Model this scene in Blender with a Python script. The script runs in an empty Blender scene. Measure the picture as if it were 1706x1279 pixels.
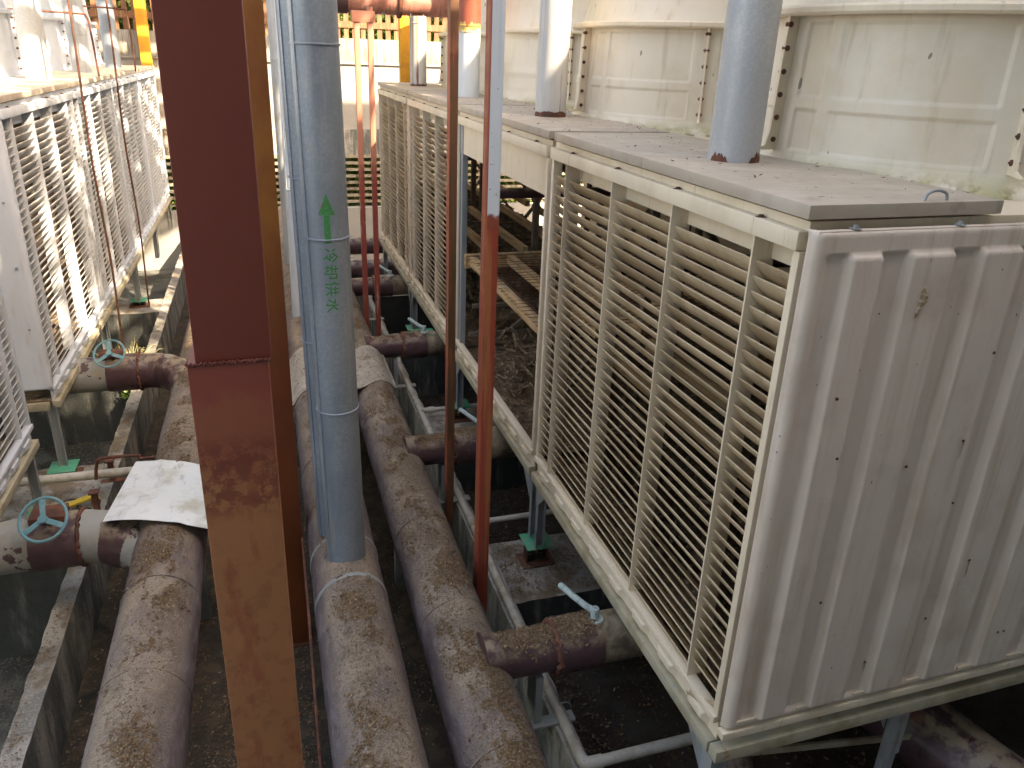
import bpy, bmesh, math, random
import numpy as np
from mathutils import Vector, Matrix, noise
R = math.radians
random.seed(7); rng = np.random.default_rng(11)
S = bpy.context.scene
COL = S.collection

# ------------------------------------------------------------------ camera, sky, sun, exposure
cam_d = bpy.data.cameras.new('camera'); cam = bpy.data.objects.new('camera', cam_d); COL.objects.link(cam)
yaw, pit, rol = 0.309183, -0.370236, 0.035543
f = Vector((math.sin(yaw)*math.cos(pit), math.cos(yaw)*math.cos(pit), math.sin(pit)))
r0 = Vector((math.cos(yaw), -math.sin(yaw), 0)); u0 = r0.cross(f)
r = r0*math.cos(rol)+u0*math.sin(rol); u = -r0*math.sin(rol)+u0*math.cos(rol)
cam.matrix_world = Matrix(((r.x, u.x, -f.x, 0), (r.y, u.y, -f.y, 0), (r.z, u.z, -f.z, 0), (0, 0, 0, 1)))
cam_d.sensor_width = 36; cam_d.lens = 1264.344/1706*36
cam_d.shift_x = (853-838.46)/1706; cam_d.shift_y = (583.11-639.5)/1706
cam_d.clip_start = 0.05; cam_d.clip_end = 600
S.camera = cam
SUN = Vector((0.50, -0.60, 0.62)).normalized()
W = bpy.data.worlds.new('World'); S.world = W; W.use_nodes = True
wn = W.node_tree.nodes; wl = W.node_tree.links
sky = wn.new('ShaderNodeTexSky'); sky.sky_type = 'NISHITA'; sky.sun_disc = False
sky.sun_elevation = math.asin(SUN.z); sky.sun_rotation = math.atan2(SUN.x, SUN.y)
sky.air_density = 1.0; sky.dust_density = 3.0; sky.ozone_density = 1.0
bg = wn['Background']; bg.inputs[1].default_value = 0.15
wl.new(sky.outputs[0], bg.inputs[0])
sd = bpy.data.lights.new('sun', 'SUN'); sd.energy = 2.6; sd.angle = R(0.6); sd.color = (1, .96, .90)
so = bpy.data.objects.new('sun', sd); COL.objects.link(so)
so.rotation_euler = SUN.to_track_quat('Z', 'Y').to_euler()
S.view_settings.view_transform = 'Standard'; S.view_settings.look = 'None'
S.view_settings.gamma = 1; S.view_settings.use_curve_mapping = False
S.view_settings.exposure = 2.8
S.view_settings.use_white_balance = True; S.view_settings.white_balance_temperature = 9300; S.view_settings.white_balance_tint = 15

# ------------------------------------------------------------------ materials
def mat(name, base, layers=(), rough=.6, metal=0., bump=(), spec=.5, island=None, orand=None, transl=0):
    m = bpy.data.materials.new(name); m.use_nodes = True
    n = m.node_tree.nodes; l = m.node_tree.links; b = n['Principled BSDF']
    geo = n.new('ShaderNodeNewGeometry')
    sep = n.new('ShaderNodeSeparateXYZ'); l.new(geo.outputs['Normal'], sep.inputs[0])
    sp = n.new('ShaderNodeSeparateXYZ'); l.new(geo.outputs['Position'], sp.inputs[0])
    def mr(src, a, c, lo=0., hi=1.):
        x = n.new('ShaderNodeMapRange'); x.interpolation_type = 'SMOOTHSTEP'
        l.new(src, x.inputs[0]); x.inputs[1].default_value = a; x.inputs[2].default_value = c
        x.inputs[3].default_value = lo; x.inputs[4].default_value = hi; return x.outputs[0]
    def mul(a, c):
        x = n.new('ShaderNodeMath'); x.operation = 'MULTIPLY'; l.new(a, x.inputs[0])
        if isinstance(c, float): x.inputs[1].default_value = c
        else: l.new(c, x.inputs[1])
        return x.outputs[0]
    def noi(scale, stretch=(1, 1, 1), detail=5, rgh=.6, dist=0.):
        mp = n.new('ShaderNodeMapping'); l.new(geo.outputs['Position'], mp.inputs[0]); mp.inputs['Scale'].default_value = stretch
        mp.inputs['Location'].default_value = (random.random()*9, random.random()*9, random.random()*9)
        t = n.new('ShaderNodeTexNoise'); t.inputs['Scale'].default_value = scale; t.inputs['Detail'].default_value = detail
        t.inputs['Roughness'].default_value = rgh; t.inputs['Distortion'].default_value = dist
        l.new(mp.outputs[0], t.inputs[0]); return t.outputs[0]
    if island:
        cr = n.new('ShaderNodeValToRGB'); l.new(geo.outputs['Random Per Island'], cr.inputs[0])
        e = cr.color_ramp.elements
        e[0].color = (*island[0], 1); e[1].color = (*island[-1], 1)
        for i, c in enumerate(island[1:-1]):
            k = e.new((i+1)/(len(island)-1)); k.color = (*c, 1)
        col = cr.outputs[0]
    else:
        rgb = n.new('ShaderNodeRGB'); rgb.outputs[0].default_value = (*base, 1); col = rgb.outputs[0]
    rsock = None
    for L in layers:
        fac = mr(noi(L.get('scale', 4), L.get('stretch', (1, 1, 1)), L.get('detail', 5), L.get('rgh', .6), L.get('dist', 0.)), L.get('lo', .45), L.get('hi', .6))
        if 'up' in L: fac = mul(fac, mr(sep.outputs['Z'], *L['up']))
        if 'z' in L: fac = mul(fac, mr(sp.outputs['Z'], *L['z']))
        if 'x' in L: fac = mul(fac, mr(sp.outputs['X'], *L['x']))
        if 'ny' in L: fac = mul(fac, mr(sep.outputs['Y'], *L['ny']))
        if 'band' in L:
            fac = mul(fac, mr(sp.outputs['Z'], L['band'][0]+.05, L['band'][0]-.03)); fac = mul(fac, mr(sp.outputs['Z'], L['band'][1]-.05, L['band'][1]+.03))
        if 'cut' in L:      # threshold on height, edge made ragged by the noise
            z0, amp = L['cut']
            nn = noi(L.get('scale', 4), L.get('stretch', (1, 1, 1)))
            a1 = n.new('ShaderNodeMath'); a1.operation = 'MULTIPLY_ADD'; l.new(nn, a1.inputs[0]); a1.inputs[1].default_value = amp; l.new(sp.outputs['Z'], a1.inputs[2])
            fac = mr(a1.outputs[0], z0+amp*.5-.01*abs(amp), z0+amp*.5+.01*abs(amp)) if not L.get('below') else mr(a1.outputs[0], z0+amp*.5+.02, z0+amp*.5-.02)
            if L.get('edge_soft'):
                sg = -1 if L.get('below') else 1
                fac = mr(a1.outputs[0], z0+amp*.5-sg*L['edge_soft'], z0+amp*.5+sg*L['edge_soft'])
        fac = mul(fac, float(L.get('amt', 1.)))
        mx = n.new('ShaderNodeMix'); mx.data_type = 'RGBA'
        l.new(fac, mx.inputs[0]); l.new(col, mx.inputs[6]); mx.inputs[7].default_value = (*L['c'], 1)
        col = mx.outputs[2]
    if orand:
        oi = n.new('ShaderNodeObjectInfo'); mx = n.new('ShaderNodeMix'); mx.data_type = 'RGBA'
        l.new(mr(oi.outputs['Random'], .35, 1, 0, orand[1]), mx.inputs[0]); l.new(col, mx.inputs[6]); mx.inputs[7].default_value = (*orand[0], 1); col = mx.outputs[2]
    l.new(col, b.inputs['Base Color'])
    b.inputs['Metallic'].default_value = metal
    b.inputs['Specular IOR Level'].default_value = spec
    rn = mr(noi(6), .3, .7, max(.05, rough-.12), min(1, rough+.12)); l.new(rn, b.inputs['Roughness'])
    if transl:
        tb = n.new('ShaderNodeBsdfTranslucent'); l.new(col, tb.inputs[0]); ms = n.new('ShaderNodeMixShader'); ms.inputs[0].default_value = transl
        l.new(b.outputs[0], ms.inputs[1]); l.new(tb.outputs[0], ms.inputs[2]); l.new(ms.outputs[0], n['Material Output'].inputs[0])
    prev = None
    for sc, st, *ex in bump:
        bp = n.new('ShaderNodeBump'); bp.inputs['Strength'].default_value = st; bp.inputs['Distance'].default_value = ex[0] if ex else .01
        l.new(noi(sc, ex[1] if len(ex) > 1 else (1, 1, 1), 8), bp.inputs['Height'])
        if prev: l.new(prev, bp.inputs['Normal'])
        prev = bp.outputs[0]
    if prev: l.new(prev, b.inputs['Normal'])
    return m

DUST = (.36, .29, .22)
frp = mat('beige_fibreglass', (.76, .66, .51), [
    dict(c=(.60, .50, .36), scale=2.2, stretch=(1, 1, .25), lo=.45, hi=.7, amt=.6),
    dict(c=(.34, .27, .18), scale=9, stretch=(3, 3, .35), lo=.58, hi=.75, amt=.55),
    dict(c=(.66, .62, .55), scale=30, lo=.5, hi=.7, amt=.3)], rough=.5, bump=[(14, .15, .01)])
frp_panel = mat('beige_fibreglass_end_panel', (.69, .60, .52), [
    dict(c=(.50, .40, .30), scale=4.5, stretch=(2.2, 1, .12), lo=.48, hi=.72, amt=.65),
    dict(c=(.70, .64, .56), scale=14, stretch=(4, 1, .12), lo=.5, hi=.7, amt=.4),
    dict(c=(.28, .2, .12), scale=5, stretch=(2, 1, .5), lo=.48, hi=.7, amt=.55, z=(-3.3, -3.85)),
    dict(c=(.10, .06, .04), scale=34, stretch=(1, 1, .7), detail=1, lo=.79, hi=.81, amt=.9),
    dict(c=(.42, .33, .24), scale=2.0, lo=.5, hi=.72, amt=.35)], rough=.42, bump=[(2.5, .5, .03), (30, .12, .005)])
frp_stack = mat('cream_fan_stack_shell', (.72, .66, .55), [
    dict(c=(.62, .53, .39), scale=1.6, lo=.45, hi=.7, amt=.6),
    dict(c=(.44, .35, .22), scale=7, stretch=(2, 2, .2), lo=.55, hi=.75, amt=.4),
    dict(c=(.30, .29, .05), scale=3.2, lo=.40, hi=.55, z=(-.50, -.66), amt=.6),
    dict(c=(.20, .15, .06), scale=12, lo=.48, hi=.62, z=(-.56, -.68), amt=.8),
    dict(c=(.08, .06, .05), scale=22, stretch=(1, 1, .4), detail=0, lo=.855, hi=.865, amt=.7)], rough=.42, bump=[(3, .3, .02), (40, .1, .004)])
frp_white = mat('white_fibreglass', (.60, .66, .73), [
    dict(c=(.48, .50, .52), scale=3, stretch=(1, 1, .25), lo=.45, hi=.7, amt=.5),
    dict(c=(.45, .36, .24), scale=8, stretch=(3, 3, .35), lo=.6, hi=.78, amt=.5)], rough=.5, bump=[(14, .15, .01)])
louvre_m = mat('louvre_blade_fibreglass', (.78, .66, .48), [
    dict(c=(.52, .40, .26), scale=3.0, lo=.45, hi=.70, amt=.6),
    dict(c=(.30, .27, .13), scale=12, lo=.58, hi=.75, amt=.5)], rough=.5, orand=((.42, .30, .17), .6), transl=.4)
louvre_wm = mat('pale_louvre_blade', (.60, .60, .60), [
    dict(c=(.42, .35, .26), scale=3.0, lo=.45, hi=.7, amt=.6)], rough=.5)
deck_m = mat('grey_roof_deck', (.43, .37, .30), [
    dict(c=(.52, .46, .39), scale=2.5, stretch=(1, 2, 1), lo=.42, hi=.7, amt=.7),
    dict(c=(.22, .18, .14), scale=6, lo=.55, hi=.75, amt=.5),
    dict(c=(.20, .16, .12), scale=60, lo=.6, hi=.75, amt=.35)], rough=.55, bump=[(60, .15, .004), (3, .2, .02)])
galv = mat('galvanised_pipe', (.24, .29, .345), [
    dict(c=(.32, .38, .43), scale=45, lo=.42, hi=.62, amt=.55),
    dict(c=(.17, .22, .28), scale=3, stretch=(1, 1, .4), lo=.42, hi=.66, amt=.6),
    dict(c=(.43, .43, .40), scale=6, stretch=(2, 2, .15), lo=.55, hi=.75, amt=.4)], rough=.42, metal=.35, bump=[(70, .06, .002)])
riser_m = mat('galvanised_riser', (.43, .46, .48), [
    dict(c=(.54, .57, .58), scale=55, lo=.42, hi=.62, amt=.6),
    dict(c=(.33, .37, .41), scale=3, stretch=(1, 1, .3), lo=.42, hi=.66, amt=.6),
    dict(c=(.30, .12, .04), scale=9, stretch=(3, 3, .06), lo=.60, hi=.68, amt=.8, x=(-99, -98))], rough=.45, metal=.2, bump=[(70, .06, .002)])
riser_rust = mat('riser_with_rust_runs', (.50, .52, .52), [
    dict(c=(.40, .43, .44), scale=4, stretch=(1, 1, .3), lo=.42, hi=.66, amt=.6),
    dict(c=(.46, .27, .10), scale=7, stretch=(2.4, 2.4, .04), lo=.50, hi=.62, amt=.75),
    dict(c=(.20, .055, .03), scale=6, stretch=(1.6, 1.6, .04), lo=.58, hi=.62, amt=.95),
    dict(c=(.10, .03, .022), scale=12, cut=(-.56, .12), below=True)], rough=.55)
riser_pale = mat('pale_painted_riser', (.60, .66, .70), [
    dict(c=(.48, .54, .58), scale=4, stretch=(2, 2, .2), lo=.45, hi=.66, amt=.5),
    dict(c=(.48, .34, .10), scale=14, cut=(.30, .25), edge_soft=.05),
    dict(c=(.30, .07, .04), scale=14, cut=(.40, .22)),
    dict(c=(.13, .04, .03), scale=14, cut=(-.60, .10), below=True)], rough=.5)
rustcol = mat('maroon_painted_steel', (.26, .058, .040), [
    dict(c=(.205, .044, .032), scale=2.2, lo=.4, hi=.7, amt=.5),
    dict(c=(.30, .10, .045), scale=6, stretch=(1, 1, .6), dist=.5, cut=(-.90, .7), edge_soft=.06, below=True, amt=.55),
    dict(c=(.36, .155, .065), scale=4.5, stretch=(1.5, 1.5, .5), dist=.8, cut=(-1.12, .75), edge_soft=.10, below=True, amt=.9),
    dict(c=(.19, .04, .025), scale=48, detail=4, lo=.40, hi=.56, z=(-1.30, -1.26), amt=.0),
    dict(c=(.16, .035, .022), scale=20, detail=8, rgh=.8, lo=.46, hi=.54, band=(-1.03, -1.24), amt=.8),
    dict(c=(.27, .065, .03), scale=11, stretch=(1, 1, .3), lo=.5, hi=.62, z=(-1.0, -1.2), amt=.6),
    dict(c=(.48, .21, .085), scale=7, stretch=(1.5, 1.5, .4), lo=.55, hi=.75, z=(-.95, -1.6), amt=.5),
    dict(c=(.10, .028, .02), scale=26, lo=.52, hi=.6, z=(-1.30, -1.55), amt=.22)], rough=.52, bump=[(55, .12, .003), (3, .1, .01)])
orangecol = mat('orange_brown_steel', (.33, .115, .022), [
    dict(c=(.20, .05, .013), scale=2.4, stretch=(1, 1, .5), lo=.4, hi=.65, amt=.7),
    dict(c=(.15, .03, .015), scale=1.5, z=(-1.2, -2.6), lo=.1, hi=.3, amt=.75)], rough=.45, bump=[(40, .1, .003)])
post_m = mat('rusted_red_post', (.44, .085, .045), [
    dict(c=(.46, .14, .065), scale=6, stretch=(2, 2, .1), lo=.45, hi=.6, amt=.6),
    dict(c=(.10, .055, .03), scale=9, stretch=(2, 2, .12), lo=.52, hi=.6, amt=.85),
    dict(c=(.24, .17, .10), scale=22, stretch=(2, 2, .15), lo=.6, hi=.7, amt=.7),
    dict(c=(.12, .07, .035), scale=9, stretch=(3, 3, .2), lo=.3, hi=.42, amt=.85, ny=(-.4, -.9))], rough=.65, bump=[(50, .3, .004, (1, 1, .2))])
post_blue = mat('red_post_with_pale_blue_front', (.30, .050, .028), [
    dict(c=(.40, .16, .06), scale=8, stretch=(3, 3, .08), lo=.48, hi=.6, amt=.6),
    dict(c=(.14, .07, .035), scale=20, stretch=(2, 2, .15), lo=.55, hi=.65, amt=.7, z=(-1.6, -2.6))], rough=.6, bump=[(50, .25, .004, (1, 1, .2))])
postpaint = mat('flaking_pale_blue_paint', (.60, .68, .76), [
    dict(c=(.50, .56, .62), scale=8, stretch=(3, 3, .1), lo=.5, hi=.65, amt=.5),
    dict(c=(.26, .06, .035), scale=16, cut=(-1.12, .12), below=True),
    dict(c=(.24, .05, .03), scale=40, detail=1, lo=.74, hi=.76)], rough=.5)
post_pink = mat('red_post_sunlit_top', (.50, .20, .13), [
    dict(c=(.30, .06, .045), scale=4, cut=(-1.7, .6), edge_soft=.3, below=True),  # pink above, dark red below: sun and shade on the posts put into colour
    dict(c=(.45, .40, .38), scale=9, stretch=(2, 2, .25), lo=.60, hi=.68, z=(-1.8, -2.4), amt=.85),
    dict(c=(.36, .13, .10), scale=14, stretch=(2, 2, .1), lo=.5, hi=.65, amt=.5)], rough=.6)
header_m = mat('purple_brown_cladding', (.115, .086, .092), [
    dict(c=(.19, .155, .16), scale=3, stretch=(1, .5, 1), lo=.4, hi=.65, amt=.8),
    dict(c=(.27, .235, .225), scale=9, stretch=(1.6, .5, 1.6), dist=.4, lo=.5, hi=.64, amt=.5),
    dict(c=(.225, .18, .145), scale=5, stretch=(1, .35, 1), lo=.32, hi=.60, up=(.25, .80), amt=.8),
    dict(c=(.34, .27, .195), scale=2.2, lo=.36, hi=.66, up=(.50, .92), amt=.85),
    dict(c=(.17, .12, .075), scale=2.6, dist=.6, lo=.46, hi=.70, up=(.55, .9), amt=.6),
    dict(c=(.15, .10, .06), scale=85, detail=3, lo=.52, hi=.62, up=(.3, .8), amt=.6),
    dict(c=(.50, .42, .31), scale=120, detail=2, lo=.58, hi=.66, up=(.3, .8), amt=.5)], rough=.7, bump=[(5, .5, .03), (14, .3, .014), (70, .8, .006)])
header_dark = mat('dark_purple_cladding', (.07, .035, .04), [
    dict(c=(.11, .06, .07), scale=4, lo=.4, hi=.65, amt=.8),
    dict(c=(.34, .27, .19), scale=8, lo=.40, hi=.58, up=(.35, .95), amt=.85),
    dict(c=(.16, .05, .03), scale=5, lo=.62, hi=.7, amt=.6)], rough=.38, bump=[(60, .2, .003)])
sleeve_r = mat('stained_tan_sleeve', (.21, .165, .11), [dict(c=(.34, .28, .19), scale=7, stretch=(1, 1, .25), lo=.45, hi=.62, amt=.7), dict(c=(.07, .05, .035), scale=4, lo=.5, hi=.65, amt=.8)], rough=.8, bump=[(20, .4, .006)])
elbow_mix = mat('elbow_half_peeled', (.30, .31, .29), [dict(c=(.07, .035, .04), scale=3.4, lo=.42, hi=.44), dict(c=(.34, .27, .19), scale=8, lo=.40, hi=.58, up=(.5, .95), amt=.7)], rough=.5)
header_pale = mat('pale_pipe_insulation', (.30, .31, .29), [
    dict(c=(.20, .21, .20), scale=4, lo=.45, hi=.7, amt=.8),
    dict(c=(.34, .26, .14), scale=6, stretch=(.3, 1, 1), lo=.52, hi=.7, amt=.6),
    dict(c=(.06, .03, .035), scale=2.5, lo=.56, hi=.58, amt=.95)], rough=.6, bump=[(20, .2, .005)])
conc = mat('rough_concrete', (.42, .405, .37), [
    dict(c=(.17, .18, .17), scale=2.2, lo=.42, hi=.62, amt=.75),
    dict(c=(.50, .46, .40), scale=40, lo=.5, hi=.62, amt=.5),
    dict(c=(.17, .125, .075), scale=3, lo=.5, hi=.62, up=(.5, .9), amt=.7),
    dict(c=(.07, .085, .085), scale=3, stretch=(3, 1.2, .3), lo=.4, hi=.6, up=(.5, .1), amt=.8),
    dict(c=(.05, .045, .04), scale=110, lo=.6, hi=.68, amt=.5)], rough=.9, bump=[(26, .8, .02), (90, .5, .006)])
conc_pier = mat('pier_concrete_shaded_sides', (.36, .345, .31), [
    dict(c=(.20, .19, .16), scale=3, lo=.42, hi=.62, amt=.75),
    dict(c=(.17, .115, .065), scale=3, lo=.5, hi=.62, up=(.5, .9), amt=.8),
    dict(c=(.07, .065, .06), scale=60, lo=.54, hi=.66, amt=.6),
    dict(c=(.035, .042, .04), scale=2.5, stretch=(2, 2, .4), lo=.15, hi=.5, up=(.5, .1), amt=.95)], rough=.9, bump=[(26, .8, .02), (90, .5, .006)])  # sides coloured nearly black to paint in the shade under the pipes
floor_m = mat('dark_dirty_floor', (.060, .047, .034), [
    dict(c=(.11, .08, .05), scale=7, lo=.45, hi=.6), dict(c=(.02, .025, .022), scale=2, lo=.5, hi=.65, amt=.8),
    dict(c=(.16, .12, .08), scale=70, lo=.6, hi=.68, amt=.6)], rough=.9, bump=[(60, .8, .015)])
pit_m = mat('pit_sludge', (.050, .036, .024), [
    dict(c=(.085, .075, .06), scale=2.3, lo=.45, hi=.62, amt=.8), dict(c=(.07, .04, .022), scale=5, lo=.5, hi=.65, amt=.7),
    dict(c=(.14, .13, .11), scale=60, lo=.58, hi=.68, amt=.5)], rough=.85, bump=[(50, .7, .015)])
pvc = mat('white_plastic_pipe', (.50, .48, .42), [
    dict(c=(.30, .26, .19), scale=6, lo=.45, hi=.65, amt=.7), dict(c=(.10, .07, .05), scale=28, lo=.66, hi=.7, amt=.8)], rough=.45)
steel = mat('galvanised_leg_steel', (.33, .36, .37), [
    dict(c=(.20, .24, .26), scale=5, stretch=(2, 2, .2), lo=.42, hi=.65, amt=.8),
    dict(c=(.24, .15, .08), scale=10, stretch=(1, 1, .4), lo=.6, hi=.7, amt=.6)], rough=.5, metal=.2)
frame_m = mat('stained_frame_beam', (.42, .38, .28), [
    dict(c=(.26, .22, .13), scale=4, lo=.42, hi=.65, amt=.8),
    dict(c=(.32, .12, .04), scale=8, lo=.62, hi=.7, amt=.8), dict(c=(.28, .32, .28), scale=7, lo=.5, hi=.7, amt=.5)], rough=.6)
rust = mat('rusty_iron', (.12, .045, .03), [
    dict(c=(.22, .08, .04), scale=12, lo=.45, hi=.6, amt=.7), dict(c=(.05, .03, .025), scale=5, lo=.5, hi=.65, amt=.7)], rough=.8, bump=[(60, .4, .003)])
black = mat('black_rubber', (.02, .018, .016), rough=.6)
green_pl = mat('green_base_plate', (.05, .36, .22), [
    dict(c=(.30, .28, .20), scale=16, lo=.52, hi=.62, up=(.5, .9), amt=.7), dict(c=(.03, .2, .13), scale=6, lo=.5, hi=.7, amt=.5)], rough=.4)
teal = mat('teal_valve_paint', (.11, .30, .36), [
    dict(c=(.25, .38, .38), scale=14, lo=.48, hi=.62, amt=.6), dict(c=(.10, .05, .03), scale=20, lo=.66, hi=.72, amt=.7)], rough=.45)
leverm = mat('pale_blue_lever_paint', (.35, .46, .46), [
    dict(c=(.18, .22, .21), scale=20, lo=.52, hi=.62, amt=.7)], rough=.4)
sheet_m = mat('white_sheet_metal', (.74, .79, .80), [
    dict(c=(.40, .38, .30), scale=2.6, lo=.5, hi=.7, amt=.7), dict(c=(.30, .32, .32), scale=9, stretch=(2, .5, 1), lo=.6, hi=.7, amt=.5)], rough=.35, bump=[(3, .3, .02)])
mat_cloth = mat('speckled_felt_mat', (.35, .31, .26), [
    dict(c=(.12, .10, .09), scale=26, detail=1, lo=.60, hi=.64), dict(c=(.45, .42, .36), scale=5, lo=.45, hi=.65, amt=.6)], rough=.95, bump=[(120, .6, .004)])
wood = mat('stained_orange_timber', (.55, .37, .19), [
    dict(c=(.26, .16, .08), scale=4, stretch=(3, .4, 3), lo=.42, hi=.62, amt=.8), dict(c=(.46, .40, .30), scale=9, lo=.5, hi=.65, amt=.6)], rough=.7)
darkfr = mat('dark_inner_frame', (.16, .12, .09), [
    dict(c=(.18, .15, .12), scale=5, lo=.45, hi=.65)], rough=.7)
fill_m = mat('brown_fill_pack', (.21, .145, .085), [
    dict(c=(.40, .32, .21), scale=12, lo=.5, hi=.62), dict(c=(.09, .06, .04), scale=5, lo=.45, hi=.6, amt=.8)], rough=.9, bump=[(40, .9, .03)])
paintred = mat('overhead_red_pipe_paint', (.42, .17, .12), [
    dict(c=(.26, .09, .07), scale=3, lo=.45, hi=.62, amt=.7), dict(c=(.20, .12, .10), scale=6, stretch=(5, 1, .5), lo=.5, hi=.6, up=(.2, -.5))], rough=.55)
yellow = mat('amber_painted_post', (.72, .33, .03), [dict(c=(.55, .24, .03), scale=3, lo=.45, hi=.65, amt=.6)], rough=.5)
wall_m = mat('stained_retaining_wall', (.36, .35, .33), [
    dict(c=(.22, .19, .13), scale=3, stretch=(2, 2, .3), lo=.42, hi=.6, amt=.85, z=(-.35, -.28)),
    dict(c=(.13, .12, .08), scale=12, stretch=(3, 3, .2), lo=.5, hi=.62, amt=.8, z=(-.35, -.28)),
    dict(c=(.30, .30, .27), scale=1.5, lo=.45, hi=.65, amt=.6)], rough=.85, bump=[(20, .3, .01)])
picket_m = mat('brown_picket', (.22, .10, .05), [dict(c=(.32, .17, .09), scale=8, stretch=(3, 3, .3), lo=.45, hi=.65)], rough=.7)
slatf = mat('pale_fence_slat', (.32, .29, .22), [dict(c=(.15, .12, .08), scale=6, lo=.45, hi=.65)], rough=.7)
leaf_m = mat('leaves', (.1, .2, .03), rough=.55, island=[(.05, .10, .015), (.09, .17, .02), (.16, .26, .035), (.07, .14, .03), (.24, .30, .05)])
litter_m = mat('leaf_litter_flakes', (.2, .1, .1), rough=.9, island=[(.085, .045, .022), (.15, .085, .042), (.20, .125, .07), (.13, .09, .042), (.27, .18, .10), (.11, .06, .03), (.36, .27, .18)])
litter_dark = mat('dark_leaf_litter_flakes', (.1, .1, .1), rough=.9, island=[(.06, .035, .02), (.11, .07, .04), (.17, .11, .06), (.08, .055, .028), (.26, .18, .11), (.07, .04, .024), (.38, .31, .21)])
dry_m = mat('dry_stems', (.3, .25, .1), rough=.8, island=[(.30, .27, .12), (.40, .36, .20), (.20, .22, .06)])
green_txt = mat('green_stencil_paint', (.02, .20, .06), [dict(c=(.10, .28, .16), scale=60, lo=.5, hi=.65, amt=.5), dict(c=(.22, .07, .03), scale=9, lo=.62, hi=.68, amt=.8)], rough=.6)
yplast = mat('yellow_plastic', (.55, .40, .06), [dict(c=(.3, .2, .05), scale=20, lo=.5, hi=.65, amt=.5)], rough=.5)
lilac = mat('pale_lilac_plastic', (.45, .47, .62), rough=.4)
barkm = mat('bark', (.12, .085, .06), [dict(c=(.06, .045, .03), scale=12, stretch=(2, 2, .3), lo=.45, hi=.6)], rough=.9)
plaster = mat('grey_plaster', (.34, .335, .32), [dict(c=(.28, .27, .24), scale=1.2, lo=.42, hi=.65, amt=.6)], rough=.85)
glassm = mat('dark_window_glass', (.03, .04, .05), rough=.1)

# ------------------------------------------------------------------ mesh helpers
ORG = {}
def org(o):
    v = Vector((0, 0, 0))
    while o is not None: v += Vector(o.location); o = o.parent
    return v
class MB:
    def __init__(s): s.v = []; s.f = []
    def add(s, vs, fs):
        n = len(s.v); s.v += [tuple(a) for a in vs]; s.f += [tuple(i+n for i in q) for q in fs]; return s
    def box(s, x0, x1, y0, y1, z0, z1):
        if x0 > x1: x0, x1 = x1, x0
        if y0 > y1: y0, y1 = y1, y0
        return s.add([(x0, y0, z0), (x1, y0, z0), (x1, y1, z0), (x0, y1, z0), (x0, y0, z1), (x1, y0, z1), (x1, y1, z1), (x0, y1, z1)],
                     [(0, 3, 2, 1), (4, 5, 6, 7), (0, 1, 5, 4), (1, 2, 6, 5), (2, 3, 7, 6), (3, 0, 4, 7)])
    def bar(s, p, q, w, h, up=(0, 0, 1)):
        p = Vector(p); q = Vector(q); d = (q-p).normalized(); up = Vector(up)
        if abs(d.dot(up)) > .98: up = Vector((0, 1, 0))
        a = d.cross(up).normalized()*w/2; b = a.cross(d).normalized()*h/2
        vs = [p-a-b, p+a-b, p+a+b, p-a+b, q-a-b, q+a-b, q+a+b, q-a+b]
        return s.add(vs, [(0, 1, 2, 3), (7, 6, 5, 4), (0, 4, 5, 1), (1, 5, 6, 2), (2, 6, 7, 3), (3, 7, 4, 0)])
    def tube(s, path, rad, n=20, caps=True):
        P = [Vector(p) for p in path]; m = len(P)
        rr = rad if isinstance(rad, (list, tuple)) else [rad]*m
        T = [(P[min(i+1, m-1)]-P[max(i-1, 0)]).normalized() for i in range(m)]
        a = T[0].orthogonal().normalized(); vs = []
        for i in range(m):
            a = (a-T[i]*a.dot(T[i])).normalized(); b = T[i].cross(a)
            for k in range(n):
                t = 2*math.pi*k/n; vs.append(P[i]+(a*math.cos(t)+b*math.sin(t))*rr[i])
        fs = [(i*n+k, i*n+(k+1) % n, (i+1)*n+(k+1) % n, (i+1)*n+k) for i in range(m-1) for k in range(n)]
        if caps: fs += [tuple(range(n-1, -1, -1)), tuple(range((m-1)*n, m*n))]
        return s.add(vs, fs)
    def lathe(s, c, prof, n=48, a0=0, a1=2*math.pi):
        full = abs(a1-a0-2*math.pi) < 1e-6; k = n if full else n+1; vs = []
        for (rd, z) in prof:
            for i in range(k):
                t = a0+(a1-a0)*i/n; vs.append((c[0]+rd*math.cos(t), c[1]+rd*math.sin(t), z))
        fs = [(j*k+i, j*k+(i+1) % k, (j+1)*k+(i+1) % k, (j+1)*k+i) for j in range(len(prof)-1) for i in range(n if full else n)]
        return s.add(vs, fs)
    def build(s, name, m, parent=None, smooth=False, bevel=0, ang=35, thick=0):
        o0 = org(parent) if parent else Vector((0, 0, 0))
        loc = Vector((0, 0, 0))
        if parent is None and s.v:
            A = np.array(s.v); loc = Vector(((A[:, 0].min()+A[:, 0].max())/2, (A[:, 1].min()+A[:, 1].max())/2, A[:, 2].min())); o0 = loc
        me = bpy.data.meshes.new(name)
        me.from_pydata([(a[0]-o0.x, a[1]-o0.y, a[2]-o0.z) for a in s.v], [], s.f)
        if bevel or thick:
            bm = bmesh.new(); bm.from_mesh(me)
            if thick: bmesh.ops.solidify(bm, geom=bm.faces[:], thickness=thick)
            if bevel:
                ed = [e for e in bm.edges if len(e.link_faces) == 2 and e.calc_face_angle() > .6]
                bmesh.ops.bevel(bm, geom=ed, offset=bevel, segments=2, affect='EDGES', profile=.6, clamp_overlap=True)
            bm.to_mesh(me); bm.free()
        me.materials.append(m)
        if smooth or bevel:
            me.polygons.foreach_set('use_smooth', [True]*len(me.polygons)); me.set_sharp_from_angle(angle=R(ang))
        o = bpy.data.objects.new(name, me); COL.objects.link(o); o.location = loc
        if parent: o.parent = parent
        return o
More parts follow.
